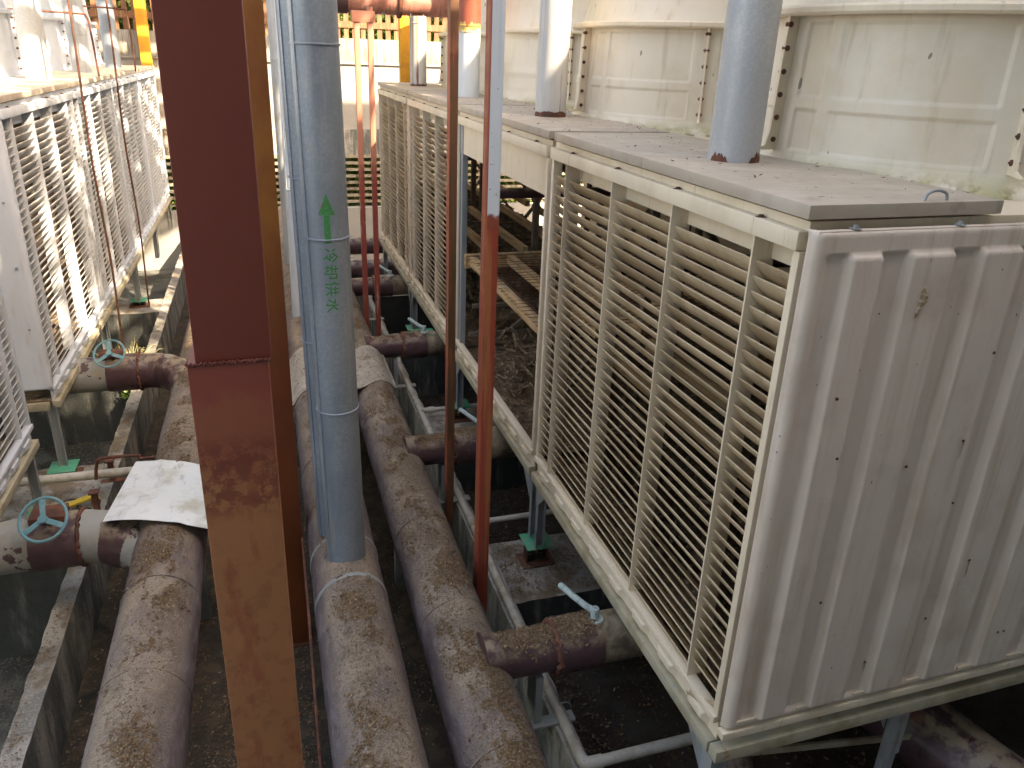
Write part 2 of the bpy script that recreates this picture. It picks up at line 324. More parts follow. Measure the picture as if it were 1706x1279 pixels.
def tag(o, label=None, cat=None, group=None, kind=None):
    if label: o['label'] = label
    if cat: o['category'] = cat
    if group: o['group'] = group
    if kind: o['kind'] = kind
    return o
def empty(name, loc, label, cat, group=None):
    o = bpy.data.objects.new(name, None); COL.objects.link(o); o.location = loc; o.empty_display_size = .1
    return tag(o, label, cat, group)
def inst(src, name, loc, parent, rot=None):
    o = bpy.data.objects.new(name, src); COL.objects.link(o); o.parent = parent
    o.location = Vector(loc)-org(parent)
    if rot: o.rotation_euler = rot
    return o
def bez(pts, n=8):      # Catmull-Rom through points
    P = [Vector(p) for p in pts]; P = [2*P[0]-P[1]]+P+[2*P[-1]-P[-2]]; out = []
    for i in range(1, len(P)-2):
        for k in range(n):
            t = k/n; a, b, c, d = P[i-1:i+3]
            out.append(.5*((2*b)+(c-a)*t+(2*a-5*b+4*c-d)*t*t+(3*b-a-3*c+d)*t**3))
    out.append(P[-2]); return out

# ------------------------------------------------------------------ the setting
ZF, ZP = -5.55, -5.95
tag(MB().add([(-90, -60, ZP-.06), (90, -60, ZP-.06), (90, 120, ZP-.06), (-90, 120, ZP-.06)], [(0, 1, 2, 3)]).build('ground', pit_m), kind='structure')
tag(MB().box(-1.98, 1.86, -1, 22.8, ZP-.04, ZF).build('trench_floor', floor_m), kind='structure')
def pitgrid(name, x0, x1, y0, y1, m=None):
    nx = int((x1-x0)/.08); ny = int((y1-y0)/.12); vs = []; fs = []
    for j in range(ny+1):
        for i in range(nx+1):
            x = x0+(x1-x0)*i/nx; y = y0+(y1-y0)*j/ny
            vs.append((x, y, ZP+.04+.05*noise.noise(Vector((x*1.5, y*1.5, 0)))+.02*noise.noise(Vector((x*8, y*8, 3)))))
    for j in range(ny):
        for i in range(nx): a = j*(nx+1)+i; fs.append((a, a+1, a+nx+2, a+nx+1))
    return tag(MB().add(vs, fs).build(name, m or pit_m, smooth=True), kind='structure')
pitgrid('pit_floor', 2.02, 7.5, .5, 22.5); pitgrid('pit_floor', -5.5, -2.14, .5, 22.5, mat('grey_silt', (.16, .165, .15), [dict(c=(.06, .065, .06), scale=1.6, lo=.42, hi=.6), dict(c=(.26, .25, .22), scale=30, lo=.52, hi=.66, amt=.6)], rough=.85, bump=[(40, .6, .015)]))

def rough_wall(x0, x1, y0, y1, z0, z1, m, label, cat, name='concrete_wall', step=.09, amp=.012, group=None):
    """block with uneven faces: a subdivided box pushed by noise"""
    nx, ny, nz = [max(1, int(round(d/step))) for d in (x1-x0, y1-y0, z1-z0)]
    nz = max(2, min(nz, 8)); nx = min(nx, 60); ny = min(ny, 160)
    mb = MB()
    def P(x, y, z):
        n1 = noise.noise(Vector((x*6, y*6, z*6))); n2 = noise.noise(Vector((x*17, y*17, z*17+5)))
        k = amp*(n1+.6*n2)
        return (x+k*(1 if x > (x0+x1)/2 else -1), y, z+k*.8)
    def grid(fn, a, b):
        vs = [P(*fn(i/a, j/b)) for j in range(b+1) for i in range(a+1)]
        fs = [(j*(a+1)+i, j*(a+1)+i+1, (j+1)*(a+1)+i+1, (j+1)*(a+1)+i) for j in range(b) for i in range(a)]
        mb.add(vs, fs)
    X = lambda s_: x0+(x1-x0)*s_
    Y = lambda s_: y0+(y1-y0)*s_
    Z = lambda s_: z0+(z1-z0)*s_
    grid(lambda a, b: (X(a), Y(b), z1), nx, ny)
    grid(lambda a, b: (x0, Y(1-a), Z(b)), ny, nz); grid(lambda a, b: (x1, Y(a), Z(b)), ny, nz)
    grid(lambda a, b: (X(a), y0, Z(b)), nx, nz); grid(lambda a, b: (X(1-a), y1, Z(b)), nx, nz)
    return tag(mb.build(name, m, smooth=True, ang=45), label, cat, group)
rough_wall(1.87, 2.01, -.5, 22.6, ZP, -4.93, conc, 'long low concrete wall on the right of the brown header pipes, white pipe along its top', 'wall')
rough_wall(-2.16, -1.99, -.5, 6.9, ZP, -4.88, conc, 'near rough concrete wall left of the dusty header pipe, in front of the valve', 'wall')
rough_wall(-2.16, -1.99, 6.902, 22.6, ZP, -4.88, conc, 'far sunlit concrete wall beside the left header pipe', 'wall')
for i, (y0, lab) in enumerate([(5.72, 'dusty concrete pier under the nearest green base plate on the right'), (9.15, 'concrete pier under the second green base plate, behind the rusty posts'),
                               (12.6, 'third concrete pier under the right towers'), (16.0, 'farthest concrete pier under the right towers')]):
    rough_wall(2.013, 7.2, y0, y0+1.0, ZP, -5.03, conc_pier, lab, 'pier', 'concrete_pier', group='concrete piers under the right towers')
for i, (y0, y1, lab) in enumerate([(7.25, 9.35, 'concrete slab with cables and a yellow tool on it, left of the metal sheet'), (12.0, 12.9, 'concrete pier with dry grass, under the left towers'),
                               (15.4, 16.3, 'farther pier under the left towers beside the sunlit wall')]):
    rough_wall(-5.5, -2.163, y0, y1, ZP, -4.90, conc_pier, lab, 'pier', 'concrete_pier', group='concrete piers under the left towers')

# ------------------------------------------------------------------ cooling towers
XR, XL = 2.40, -2.52
ZT, ZB = -.72, -3.72        # top and bottom of the casing
NB = 34; BS = (2.72)/(NB-1)
def blade_mesh(L, s, m, name):
    """curved slat of length L along y; slopes down going inwards (u)"""
    prof = []
    for k in range(6):
        t = k/5; a = .010*math.sin(math.pi*t)
        prof.append((s*.086*t**1.45, -.100*t**.95+a*.3))
    th = .008; pr = prof+[(x-s*th*.75, z-th*.6) for x, z in prof[::-1]]
    n = len(pr); vs = [(x, 0, z) for x, z in pr]+[(x, L, z) for x, z in pr]
    fs = [(i, (i+1) % n, n+(i+1) % n, n+i) for i in range(n)]+[tuple(range(n-1, -1, -1)), tuple(range(n, 2*n))]
    if s < 0: fs = [q[::-1] for q in fs]
    me = bpy.data.meshes.new(name); me.from_pydata(vs, [], fs); me.materials.append(m)
    me.polygons.foreach_set('use_smooth', [True]*len(me.polygons)); me.set_sharp_from_angle(angle=R(40)); return me
BLC = {}
REL = [.0, .36, 1.22, 2.10, 3.00, 3.36]
def scallop(mb, x, s, y0, y1, n, z0, z1):
    """basin skirt: raised trapezoid ribs along the lower edge"""
    w = (y1-y0)/n
    for i in range(n):
        a = y0+w*(i+.12); b = y0+w*(i+.72); t = .05
        xo = x-s*.03; xi = x+s*.012
        vs = [(xi, a, z1), (xi, b, z1), (xo, b-.03, z1-.02), (xo, a+.03, z1-.02), (xi, a, z0), (xi, b, z0), (xo, b-.05, z0+.03), (xo, a+.05, z0+.03)]
        mb.add(vs, [(0, 1, 2, 3), (3, 2, 6, 7), (0, 3, 7, 4), (1, 5, 6, 2), (4, 7, 6, 5)])
def stack_mesh(mb, cx, cy, zb, zt, fine=False):
    """fan stack shell with moulded recessed panels and a flared foot"""
    n = 720 if fine else 240; zs = []
    prof = [(zb, 1.50), (zb+.03, 1.485), (zb+.07, 1.445), (zb+.12, 1.415)]
    k = 70 if fine else 24
    for i in range(1, k+1): prof.append((zb+.12+(zt-zb-.12)*i/k, 1.41-.03*i/k))
    vs = []
    for (z, rd) in prof:
        for i in range(n):
            t = 2*math.pi*i/n; ph = ((math.degrees(t)-60) % 60)
            h = (z-zb)/(zt-zb); rr_ = rd
            if 5 < ph < 13 or 16 < ph < 55:
                if .16 < h < .42 or .50 < h < .96: rr_ -= .011
            rr_ += .004*noise.noise(Vector((math.cos(t)*3, math.sin(t)*3, z*2)))
            vs.append((cx+rr_*math.cos(t), cy+rr_*math.sin(t), z))
    fs = [(j*n+i, j*n+(i+1) % n, (j+1)*n+(i+1) % n, (j+1)*n+i) for j in range(len(prof)-1) for i in range(n)]
    mb.add(vs, fs)

def tower(y0, side, label, louvre=True, end=False, name='cooling_tower', stack=True, blades=True):
    s = side; X = XR if s > 0 else XL; dz = 0.0 if s > 0 else .04
    mf = frp if s > 0 else frp_white; ml = louvre_m if s > 0 else louvre_wm
    root = empty(name, (X+s*2.4, y0+1.68, -4.0), label, 'cooling tower', 'cooling towers in the right row' if s > 0 else 'cooling towers in the left row')
    y1 = y0+3.36
    zt = ZT+dz
    # top rail
    mb = MB(); mb.box(X-s*.035, X+s*.03, y0+.01, y1-.01, zt-.095, zt); mb.box(X+s*.03, X+s*.10, y0+.01, y1-.01, zt-.02, zt+.002)
    mb.build('top_rail', mf, root, bevel=.008)
    # corner posts and header panel
    for a, b in ((y0+.005, y0+.055), (y1-.055, y1-.005)):
        MB().box(X-s*.012, X+s*.07, a, b, ZB, zt-.1).build('corner_post', mf, root, bevel=.006)
    # base rail, basin wall, skirt
    mb = MB(); mb.box(X-s*.03, X+s*.05, y0+.01, y1-.01, ZB-.05, ZB+.0)
    mb.box(X+s*.012, X+s*.03, y0+.01, y1-.01, ZB-.2, ZB-.05)
    scallop(mb, X, s, y0+.05, y1-.05, 8, ZB-.175, ZB-.07)
    mb.build('basin_rim', mf, root, bevel=.006)
    mb = MB(); mb.box(X-s*.05, X+s*.03, y0+.003, y1-.003, -3.99, -3.905); mb.build('base_beam', frame_m, root, bevel=.006)
    mb = MB(); mb.box(X+s*.03, X+s*4.7, y0, y1, -3.95, -3.89); mb.build('basin', fill_m, root)
    if louvre:
        for yr in REL[1:-1]:
            MB().box(X-s*.02, X+s*.115, y0+yr-.006, y0+yr+.006, ZB, zt-.098).build('fin', mf, root)
        MB().box(X+s*.10, X+s*.112, y0+.06, y1-.06, zt-.22, zt-.03).build('header_panel', frp if s > 0 else frp_white, root)
        if blades:
            for bi in range(5):
                a = y0+REL[bi]+(.058 if bi == 0 else .008); b = y0+REL[bi+1]-(.058 if bi == 4 else .008); L = round(b-a, 4)
                key = (L, s)
                if key not in BLC: BLC[key] = blade_mesh(L, s, ml, 'louvre_blade')
                for k in range(NB):
                    z = zt-.225-k*BS
                    o = inst(BLC[key], 'louvre_blade', (X+s*.012, a, z), root, rot=(random.gauss(0, .0035), random.gauss(0, .045), random.gauss(0, .002)))
                    if label.startswith('nearest cream') and bi == 0 and k == 33:
                        o.rotation_euler = (-.5, .3, 0)
    # roof
    MB().box(X+s*.02, X+s*4.8, y0+.004, y1-.004, zt-.02, zt+.045).build('roof_tray', frp if s > 0 else frp_white, root)
    for a, b in ((y0-.035, y0+1.66), (y0+1.665, y1-.075)):
        mb = MB(); mb.box(X-s*.03, X+s*1.12, a, b, zt+.062, zt+.13)
        mb.build('roof_sheet', deck_m, root, bevel=.006)
    mb = MB()
    for k in range(4): mb.lathe((X-s*.005, y0+.35+k*.85), [(.0, zt+.014), (.014, zt+.012), (.016, zt+.002), (.03, zt+.001)], 10)
    tag(mb.build('rail_bolts', rust, root), kind='stuff')
    if stack:
        zb = zt+.046; z1 = .30+dz
        mb = MB(); stack_mesh(mb, X+s*2.4, y0+1.68, zb, z1, s > 0 and y0 < 7)
        st = mb.build('fan_stack', frp_stack if s > 0 else frp_white, root, smooth=True, ang=50)
        MB().lathe((X+s*2.4, y0+1.68), [(1.36, z1), (1.47, z1), (1.482, z1+.015), (1.482, z1+.045), (1.47, z1+.06), (1.30, z1+.06)], 96).build('rim_flange', frp if s > 0 else frp_white, st, smooth=True)
        MB().lathe((X+s*2.4, y0+1.68), [(1.36, z1+.06), (1.31, z1+.3), (1.27, z1+.9), (1.30, z1+1.5)], 96).build('upper_cone', frp_stack if s > 0 else frp_white, st, smooth=True, thick=.01)
        for q in range(6):
            t = R(60*q+30 if False else 60*q)+R(0)
            t = R({2: 116, 4: 240}.get(q, 60*q)) if s > 0 else R(60*q)
            c = Vector((X+s*2.4, y0+1.68, 0)); d = Vector((math.cos(t), math.sin(t), 0)); nn = Vector((-d.y, d.x, 0))
            pts = [c+d*1.37, c+d*1.49]
            mb = MB()
            vs = []
            for z, ro in ((zb+.13, 1.60), (zb+.16, 1.50), (zb+.26, 1.475), (z1, 1.455)):
                for rr_ in (1.385, ro):
                    for w in (-.011, .011): vs.append(c+d*rr_+nn*w+Vector((0, 0, z)))
            fs = []
            for j in range(3):
                a = j*4; b = a+4
                fs += [(a, a+2, b+2, b), (a+1, b+1, b+3, a+3), (a+2, a+3, b+3, b+2)]
            fs += [(0, 1, 3, 2), (12, 14, 15, 13)]
            mb.add(vs, fs)
            fl = mb.build('side_flange', frp if s > 0 else frp_white, st)
            mb = MB()
            for k in range(6):
                p = c+d*1.445+Vector((0, 0, zb+.2+k*.145))
                mb.tube([p-nn*.03, p-nn*.02, p-nn*.02, p+nn*.02, p+nn*.02, p+nn*.03], [.007, .007, .018, .018, .007, .007], 8)
            tag(mb.build('flange_bolts', rust, st), kind='stuff')
    # legs
    for (ux, yy) in ((.05, y0+.06), (.05, y1-.06), (1.5, y0+.06), (1.5, y1-.06), (3.2, y0+.06), (3.2, y1-.06)):
        x = X+s*ux; mb = MB()
        mb.box(x-.045, x+.045, yy-.004, yy+.004, -4.77, -3.992); mb.box(x-.045, x-.037, yy-.05, yy-.0045, -4.77, -3.992); mb.box(x+.037, x+.045, yy-.05, yy-.0045, -4.77, -3.992)
        lg = mb.build('leg', steel, root)
        g = MB(); dirn = 1 if yy < y0+1 else -1
        g.add([(x-.05, yy+.012, -3.992), (x-.05, yy+dirn*.30, -3.992), (x-.05, yy+.012, -4.30), (x-.044, yy+.012, -3.992), (x-.044, yy+dirn*.30, -3.992), (x-.044, yy+.012, -4.30)],
              [(0, 1, 2), (5, 4, 3), (0, 3, 4, 1), (1, 4, 5, 2), (2, 5, 3, 0)])
        g.build('gusset', steel, lg)
    return root

names_r = ['nearest cream cooling tower on the right, louvred side and ribbed end panel', 'open-sided cream cooling tower with its louvres removed, inner timbers in view',
           'third cream cooling tower, louvred side just behind the thin red posts', 'farthest cream cooling tower at the end of the right row']
RY = [2.93, 6.37, 9.81, 13.25]
TW = [tower(RY[i], 1, names_r[i], louvre=(i != 1)) for i in range(4)]
names_l = ['nearest left cooling tower, cut by the picture edge, dark louvres over the blue handwheel', 'white cooling tower on the left with the plain pale end panel facing the camera',
           'dappled sunlit cooling tower, third along the left row', 'fourth cooling tower of the left row, behind the thin conduits', 'farthest left cooling tower, next to the edge of the maroon column']
LY = [4.80, 9.12, 12.52, 15.92, 19.32]
TL = [tower(LY[i], -1, names_l[i]) for i in range(5)]

# near tower end panel: ribbed moulding facing the camera, and plain end panels for the left row
def end_panel(root, X, s, y, m, W_=4.7, ribs=True):
    z0, z1 = ZB-.02, ZT+.02; nx = 600; nz = 76; vs = []
    ZL = [z0+.16*j/18 for j in range(18)]+[z0+.16+(z1-z0-.38)*j/40 for j in range(40)]+[z1-.22+.22*j/18 for j in range(19)]
    for j in range(nz+1):
        z = ZL[j]
        for i in range(nx+1):
            uu = W_*i/nx; d = 0
            ed = min(uu, W_-uu, )
            rd = .05
            if ed < rd: d += rd-math.sqrt(max(0, rd*rd-(rd-ed)**2))
            tz = min(z-z0, z1-z)
            if tz < .03: d += .03-math.sqrt(max(0, .03**2-(.03-tz)**2))
            if ribs:
                g = 1
                if z > z1-.18: g = max(0, min(1, (z1-.115-z)/.012))
                if z < z0+.10: g = max(0, min(1, (z-z0-.05)/.02))
                # raised ribs with sloping flanks, the ground between them a little hollow
                h = 0
                for q in range(12):
                    a_ = .215 if q == 0 else .565+(q-1)*.435; b_ = a_+(.165 if q == 0 else .245)
                    if a_-.035 < uu < b_+.012: h = max(h, min(1, (uu-a_+.024)/.024, (b_+.010-uu)/.010))
                ins = min(1, max(0, (uu-.06)/.05))
                d += (.022*(1-h)*ins-.030*h)*g
            d += .004*noise.noise(Vector((uu*2, z*1.2, y)))
            vs.append((X+s*uu, y+d, z))
    fs = [(j*(nx+1)+i, j*(nx+1)+i+1, (j+1)*(nx+1)+i+1, (j+1)*(nx+1)+i) for j in range(nz) for i in range(nx)]
    if s < 0: fs = [q[::-1] for q in fs]
    mb = MB().add(vs, fs)
    o = mb.build('end_panel', m, root, smooth=True, ang=60)
    MB().box(X+s*.0, X+s*W_, y+.048, y+.06, z0-.001, z1-.01).build('end_backing', m, root)
    e = MB().box(X+s*.02, X+s*W_, y+.012, y+.05, z1-.028, z1-.004); e.build('panel_lip', m, o)
    return o
ep = end_panel(TW[0], XR-.012, 1, 2.835, frp_panel)
mb = MB()
for k in range(6): mb.lathe((2.62+k*.62, 2.868), [(.0, ZT+.040), (.013, ZT+.038), (.015, ZT+.024), (.03, ZT+.0225)], 10)
tag(mb.build('panel_bolts', steel, ep), kind='stuff')
# rows of small white clips at the foot of each rib and rusty screws
clip = MB().box(-.085, .085, -.012, 0, 0, .022); cm = clip.build('clip', frp).data
bpy.data.objects.remove(bpy.data.objects['clip'])
for k in range(9): inst(cm, 'clip', (2.54+k*.42, 2.834, ZB+.030), ep)
mb = MB()
for (xx, zz) in [(2.66, -1.55), (3.62, -1.38), (3.58, -1.9), (3.7, -2.35), (3.28, -2.05), (2.9, -2.9), (3.9, -2.75), (3.75, -3.2), (3.35, -3.45), (2.74, -1.9), (4.4, -3.4), (4.35, -3.4)]:
    uu = xx-XR+.012; onrib = any((.215 if q == 0 else .565+(q-1)*.435) < uu < (.38 if q == 0 else .81+(q-1)*.435) for q in range(12))
    ys_ = 2.805 if onrib else 2.857
    mb.tube([(xx, ys_+.02, zz), (xx, ys_-.006, zz), (xx, ys_-.006, zz)], [.008, .008, .001], 8)
tag(mb.build('screw_heads', rust, ep), kind='stuff')
mb = MB()
for (xx, zz, L_) in ((3.58, -1.9, .12), (3.9, -2.75, .14), (3.35, -3.45, .09)):
    uu = xx-XR+.012; onrib = any((.215 if q == 0 else .565+(q-1)*.435) < uu < (.38 if q == 0 else .81+(q-1)*.435) for q in range(12))
    yy = (2.805 if onrib else 2.857)-.006
    mb.add([(xx-.006, yy, zz), (xx+.006, yy, zz), (xx+.004, yy, zz-L_*.6), (xx+.001, yy, zz-L_), (xx-.002, yy, zz-L_*.7)], [(0, 1, 2, 3, 4)])
tag(mb.build('rust_runs', mat('rust_run', (.36, .19, .09), [dict(c=(.5, .4, .3), scale=30, lo=.4, hi=.6)], rough=.8), ep), kind='stuff')
pk = MB(); pts = []
for k in range(12):
    t = k/12*2*math.pi; rr_ = .036+.014*math.sin(3*t+1); pts.append((3.05+.62*rr_*math.cos(t)+.25*rr_*math.sin(t), 2.800, -1.06+1.9*rr_*math.sin(t)))
pk.add(pts+[(p[0], 2.85, p[2]) for p in pts]+[(3.05, 2.792, -1.06)], [(k, (k+1) % 12, 24) for k in range(12)]+[(k, 12+k, 12+(k+1) % 12, (k+1) % 12) for k in range(12)])
tag(pk.build('patch', mat('chipped_tan_patch', (.36, .24, .13), [dict(c=(.6, .55, .45), scale=40, lo=.45, hi=.6)], rough=.9, bump=[(60, 1, .01)]), ep, smooth=True), 'chipped tan repair patch')
# base angle below the end panel
mb = MB(); mb.box(XR-.03, XR+4.7, 2.83, 2.89, -3.80, -3.745); mb.build('end_rail', frp, TW[0], bevel=.006)
mb = MB(); mb.box(XR-.045, XR+4.7, 2.84, 2.92, -3.99, -3.90); mb.build('end_beam', frame_m, TW[0], bevel=.006)
mb = MB(); mb.bar((2.5, 3.0, -4.14), (4.4, 3.2, -4.75), .02, .05); mb.build('brace', frame_m, TW[0])
MB().box(3.78, 3.93, 2.905, 2.918, -4.45, -3.992).build('gusset', steel, TW[0])
MB().bar((3.86, 2.93, -4.45), (3.86, 2.93, -5.7), .09, .05).build('leg', steel, TW[0])
MB().box(XR-.045, XR+.07, 2.87, 2.98, -5.7, -3.992).build('leg', steel, TW[0])
end_panel(TL[1], XL+.012, -1, LY[1]-.06, frp_white, W_=4.0, ribs=False)
mb = MB()
for zz in (-1.6, -2.3, -3.0): mb.tube([(XL-.09, LY[1]-.03, zz), (XL-.09, LY[1]-.075, zz), (XL-.09, LY[1]-.075, zz)], [.014, .014, .001], 8)
tag(mb.build('panel_bolts', steel, TL[1]), kind='stuff')
MB().box(XL-.05, XL-4, LY[1]-.07, LY[1]-.01, -3.99, -3.90).build('end_beam', frame_m, TL[1], bevel=.006)
# handle on the near roof sheet, raised front lip
rs = [c for c in TW[0].children if c.name.startswith('roof_sheet')][0]
hp = bez([(3.05, 2.93, -.592), (3.065, 2.93, -.555), (3.12, 2.93, -.54), (3.175, 2.93, -.555), (3.19, 2.93, -.592)], 5)
MB().tube(hp, .008, 8).build('handle', steel, rs, smooth=True)
# open unit: fascia, supports, timbers, wire, braces
o1 = TW[1]; y0 = RY[1]; y1 = y0+3.36
MB().box(XR+.02, XR+.032, y0+.06, y1-.06, ZT-.45, ZT-.1).build('fascia_panel', frp, o1)
for yy in (y1-.09, y1-.22): MB().box(XR+.01, XR+.08, yy, yy+.07, -3.9, ZT-.1).build('inner_post', steel, o1)
for k, xx in enumerate((2.50, 3.02, 3.52, 4.1, 4.7)):
    MB().box(xx, xx+.09, y0+.1, y1-.3, -2.60, -2.48).build('timber', wood, o1, bevel=.004)
MB().box(2.45, 5.2, y1-.30, y1-.22, -2.64, -2.46).build('timber', wood, o1)
mb = MB()
for k in range(26): mb.tube([(2.45, y0+.15+k*.12, -2.475+random.uniform(-.01, .01)), (5.2, y0+.15+k*.12, -2.475+random.uniform(-.01, .01))], .004, 5)
for k in range(7): mb.tube([(2.6+k*.38, y0+.1, -2.467), (2.6+k*.38, y1-.3, -2.467)], .0035, 5)
tag(mb.build('wire_grid', rust, o1), kind='stuff')
for a, b in (((2.6, y0+.4, -3.7), (5, y1-.4, -2.9)), ((2.7, y1-.35, -3.8), (4.2, y1-.35, -2.7)), ((4.2, y1-.35, -3.8), (2.7, y1-.35, -2.7)), ((2.5, y1-.5, -3.1), (5, y1-.5, -3.1)), ((2.5, y1-.35, -3.55), (5, y1-.35, -3.55))):
    MB().bar(a, b, .05, .05).build('brace', darkfr, o1)
def inner(root, y0, i):
    """inner frame of a unit: posts, X braces, a spray pipe, fill slats"""
    for xx in (3.6, 5.9):
        for yy in (y0+.25, y0+3.1): MB().box(xx, xx+.08, yy, yy+.08, -3.9, ZT-.03).build('inner_post', darkfr, root)
    MB().bar((3.62, y0+3.0, -3.7), (5.6, y0+3.0, -1.2), .05, .05).build('brace', slatf, root)
    MB().bar((5.62, y0+2.94, -3.7), (3.6, y0+2.94, -1.2), .05, .05).build('brace', slatf, root)
    MB().tube([(2.6, y0+2.4, -1.55), (7.0, y0+2.4, -1.55)], .06, 14).build('spray_pipe', header_dark, root, smooth=True)
    MB().box(3.5, 6.6, y0+.2, y0+3.1, -1.0, -.95).build('inner_ceiling', darkfr, root)
    if i != 1:
        for xx in (2.9, 3.4, 4.0, 4.6): MB().box(xx, xx+.08, y0+.1, y0+3.2, -2.6, -2.5).build('timber', wood, root)
    mb = MB()
    r_ = random.Random(i+3)
    for k in range(260):
        x = 2.62+r_.random()*1.6; y = y0+.55+r_.random()*2.1; z = -3.85+r_.random()*(.55 if i == 1 else 1.15)
        a = r_.random()*6.28; L = .15+.35*r_.random()
        mb.bar((x, y, z), (x+math.cos(a)*L*.4, y+math.sin(a)*L, z+.25*(r_.random()-.5)), .012+.02*r_.random(), .01)
    tag(mb.build('fill_debris', fill_m, root), kind='stuff')
for i in range(4): inner(TW[i], RY[i], i)
# corrugated fill in near unit, behind the louvres (vertical sheets)
for i in (0, 2, 3):
    mb = MB(); y0 = RY[i]
    for k in range(22):
        y = y0+.12+k*.145; vs = []
        for j in range(9):
            z = -3.88+1.25*j/8
            for q in (0, 1): vs.append((2.95+1.4*q+.05*math.sin(j*1.7+k), y+.03*math.sin(j*2.4), z))
        mb.add(vs, [(2*j, 2*j+1, 2*j+3, 2*j+2) for j in range(8)])
    tag(mb.build('fill_sheets', fill_m, TW[i]), kind='stuff')
for i in range(4):      # far casing of each tower
    MB().box(XR+4.72, XR+4.76, RY[i]+.02, RY[i]+3.34, -3.9, ZT-.03).build('far_casing', frp, TW[i])
    MB().box(XL-1.30, XL-1.34, LY[i]+.02, LY[i]+3.34, -3.9, ZT-.03).build('inner_casing', darkfr, TL[i])
# litter on basin floor of the open unit: wavy fill trays
vs = []; nx, ny = 30, 60
for j in range(ny+1):
    for i in range(nx+1):
        x = 2.46+2.3*i/nx; y = RY[1]+.05+2.7*j/ny
        vs.append((x, y, -3.84+.035*math.sin(y*2*math.pi/.62)+.02*noise.noise(Vector((x*5, y*5, 0)))))
MB().add(vs, [(j*(nx+1)+i, j*(nx+1)+i+1, (j+1)*(nx+1)+i+1, (j+1)*(nx+1)+i) for j in range(ny) for i in range(nx)]).build('basin_tray', fill_m, TW[1], smooth=True)

# ------------------------------------------------------------------ spring mounts with green plates
def mount(x, y, label, grp, ztop=-4.78, zb=-5.03):
    root = empty('spring_mount', (x, y, zb), label, 'spring mount', grp)
    MB().box(x-.15, x+.15, y-.15, y+.15, ztop-.012, ztop).build('top_plate', green_pl, root, bevel=.004)
    h = ztop-.012-zb-.02
    for sx in (-.06, .06):
        pts = [(x+sx+.042*math.cos(t), y+.042*math.sin(t), zb+.02+h*t/(2*math.pi*5)) for t in [k*2*math.pi*5/60 for k in range(61)]]
        MB().tube(pts, .011, 6).build('coil_spring', black, root, smooth=True)
    MB().box(x-.18, x+.18, y-.13, y+.13, zb, zb+.018).build('base_plate', rust, root)
    MB().box(x-.125, x-.11, y-.05, y+.05, zb+.019, ztop-.014).build('side_bracket', rust, root)
    return root
gr = 'green topped spring mounts under the tower legs'
mount(2.47, 6.33, 'nearest green-topped spring mount on the dusty pier under the near tower', gr)
mount(2.47, 9.80, 'second green-topped spring mount on the right, seen between the rusty posts', gr)
mount(2.47, 13.22, 'third green-topped spring mount on the right, near the teal lever', gr)
mount(2.47, 16.6, 'farthest spring mount under the right row', gr)
mount(-2.57, 8.12, 'green-topped mount just behind the large blue handwheel', gr, -4.77, -4.90)
mount(-2.57, 9.14, 'green-topped mount left of the plastic pipe, under the white end panel', gr, -4.77, -4.90)
mount(-2.57, 12.45, 'green-topped mount by the dry grass on the left', gr, -4.77, -4.90)
mount(-2.57, 15.9, 'farther mount by the sunlit concrete wall on the left', gr, -4.77, -4.90)

# ------------------------------------------------------------------ header pipes
def header(x, z, rr_, label, bands, laps):
    root = empty('header_pipe', (x, 9, z-rr_), label, 'pipe', 'large dusty header pipes lying in the trench')
    n = 56; ys = np.linspace(.6, 21.5, 300); vs = []
    for y in ys:
        k = 0
        for L_, amp in laps:      # overlapping cladding sheets
            k += amp if y > L_ else 0
        for i in range(n):
            t = 2*math.pi*i/n
            rd = rr_+.009*noise.noise(Vector((math.cos(t)*1.5, y*1.2, math.sin(t)*1.5+x)))+.003*noise.noise(Vector((math.cos(t)*5, y*5, math.sin(t)*5+x)))+(.005 if k % 2 else 0)
            vs.append((x+rd*math.cos(t), y, z+rd*math.sin(t)))
    fs = [(j*n+i, j*n+(i+1) % n, (j+1)*n+(i+1) % n, (j+1)*n+i) for j in range(len(ys)-1) for i in range(n)]
    fs = [q[::-1] for q in fs]
    MB().add(vs, fs).build('cladding', header_m, root, smooth=True, ang=30)
    for (y, m, w) in bands:
        mb = MB(); vs = []
        for yy in (y, y, y+w, y+w):
            pass
        prof = [(y, rr_), (y, rr_+.006), (y+w, rr_+.006), (y+w, rr_)]
        for yy, rd in prof:
            for i in range(n):
                t = 2*math.pi*i/n; q = yy+.03*math.sin(t*1+x)
                vs.append((x+(rd+.004)*math.cos(t), q, z+(rd+.004)*math.sin(t)))
        mb.add(vs, [((j+1)*n+i, (j+1)*n+(i+1) % n, j*n+(i+1) % n, j*n+i) for j in range(3) for i in range(n)])
        mb.build('strap', m, root, smooth=True, ang=40)
    for y in (2.2, 6.9, 11.5, 16):
        MB().box(x-.16, x+.16, y, y+.14, ZF, z-rr_*.82).build('support_block', conc, root)
    return root
H1 = (1.22, -4.45, .285); H2 = (.425, -4.30, .292); H3 = (-1.04, -4.16, .292)
header(*H1, 'right-hand dusty brown header pipe beside the concrete wall', [(6.15, header_m, .010), (4.9, header_m, .008), (8.6, header_m, .012), (3.45, header_m, .012)], [(3.5, 1), (6.15, 1), (8.6, 1), (12, 1)])
header(*H2, 'middle header pipe carrying the blue-grey vertical pipes', [(5.18, header_pale, .05), (5.78, header_pale, .04), (7.3, header_m, .01), (8.9, header_pale, .02), (3.3, header_m, .012)], [(4.2, 1), (7.3, 1), (10.5, 1)])
header(*H3, 'left header pipe under the white metal sheet, next to the maroon column', [(4.4, header_m, .008), (5.4, header_m, .008), (8.0, header_m, .012)], [(2.6, 1), (5.4, 1), (8.0, 1), (11, 1)])
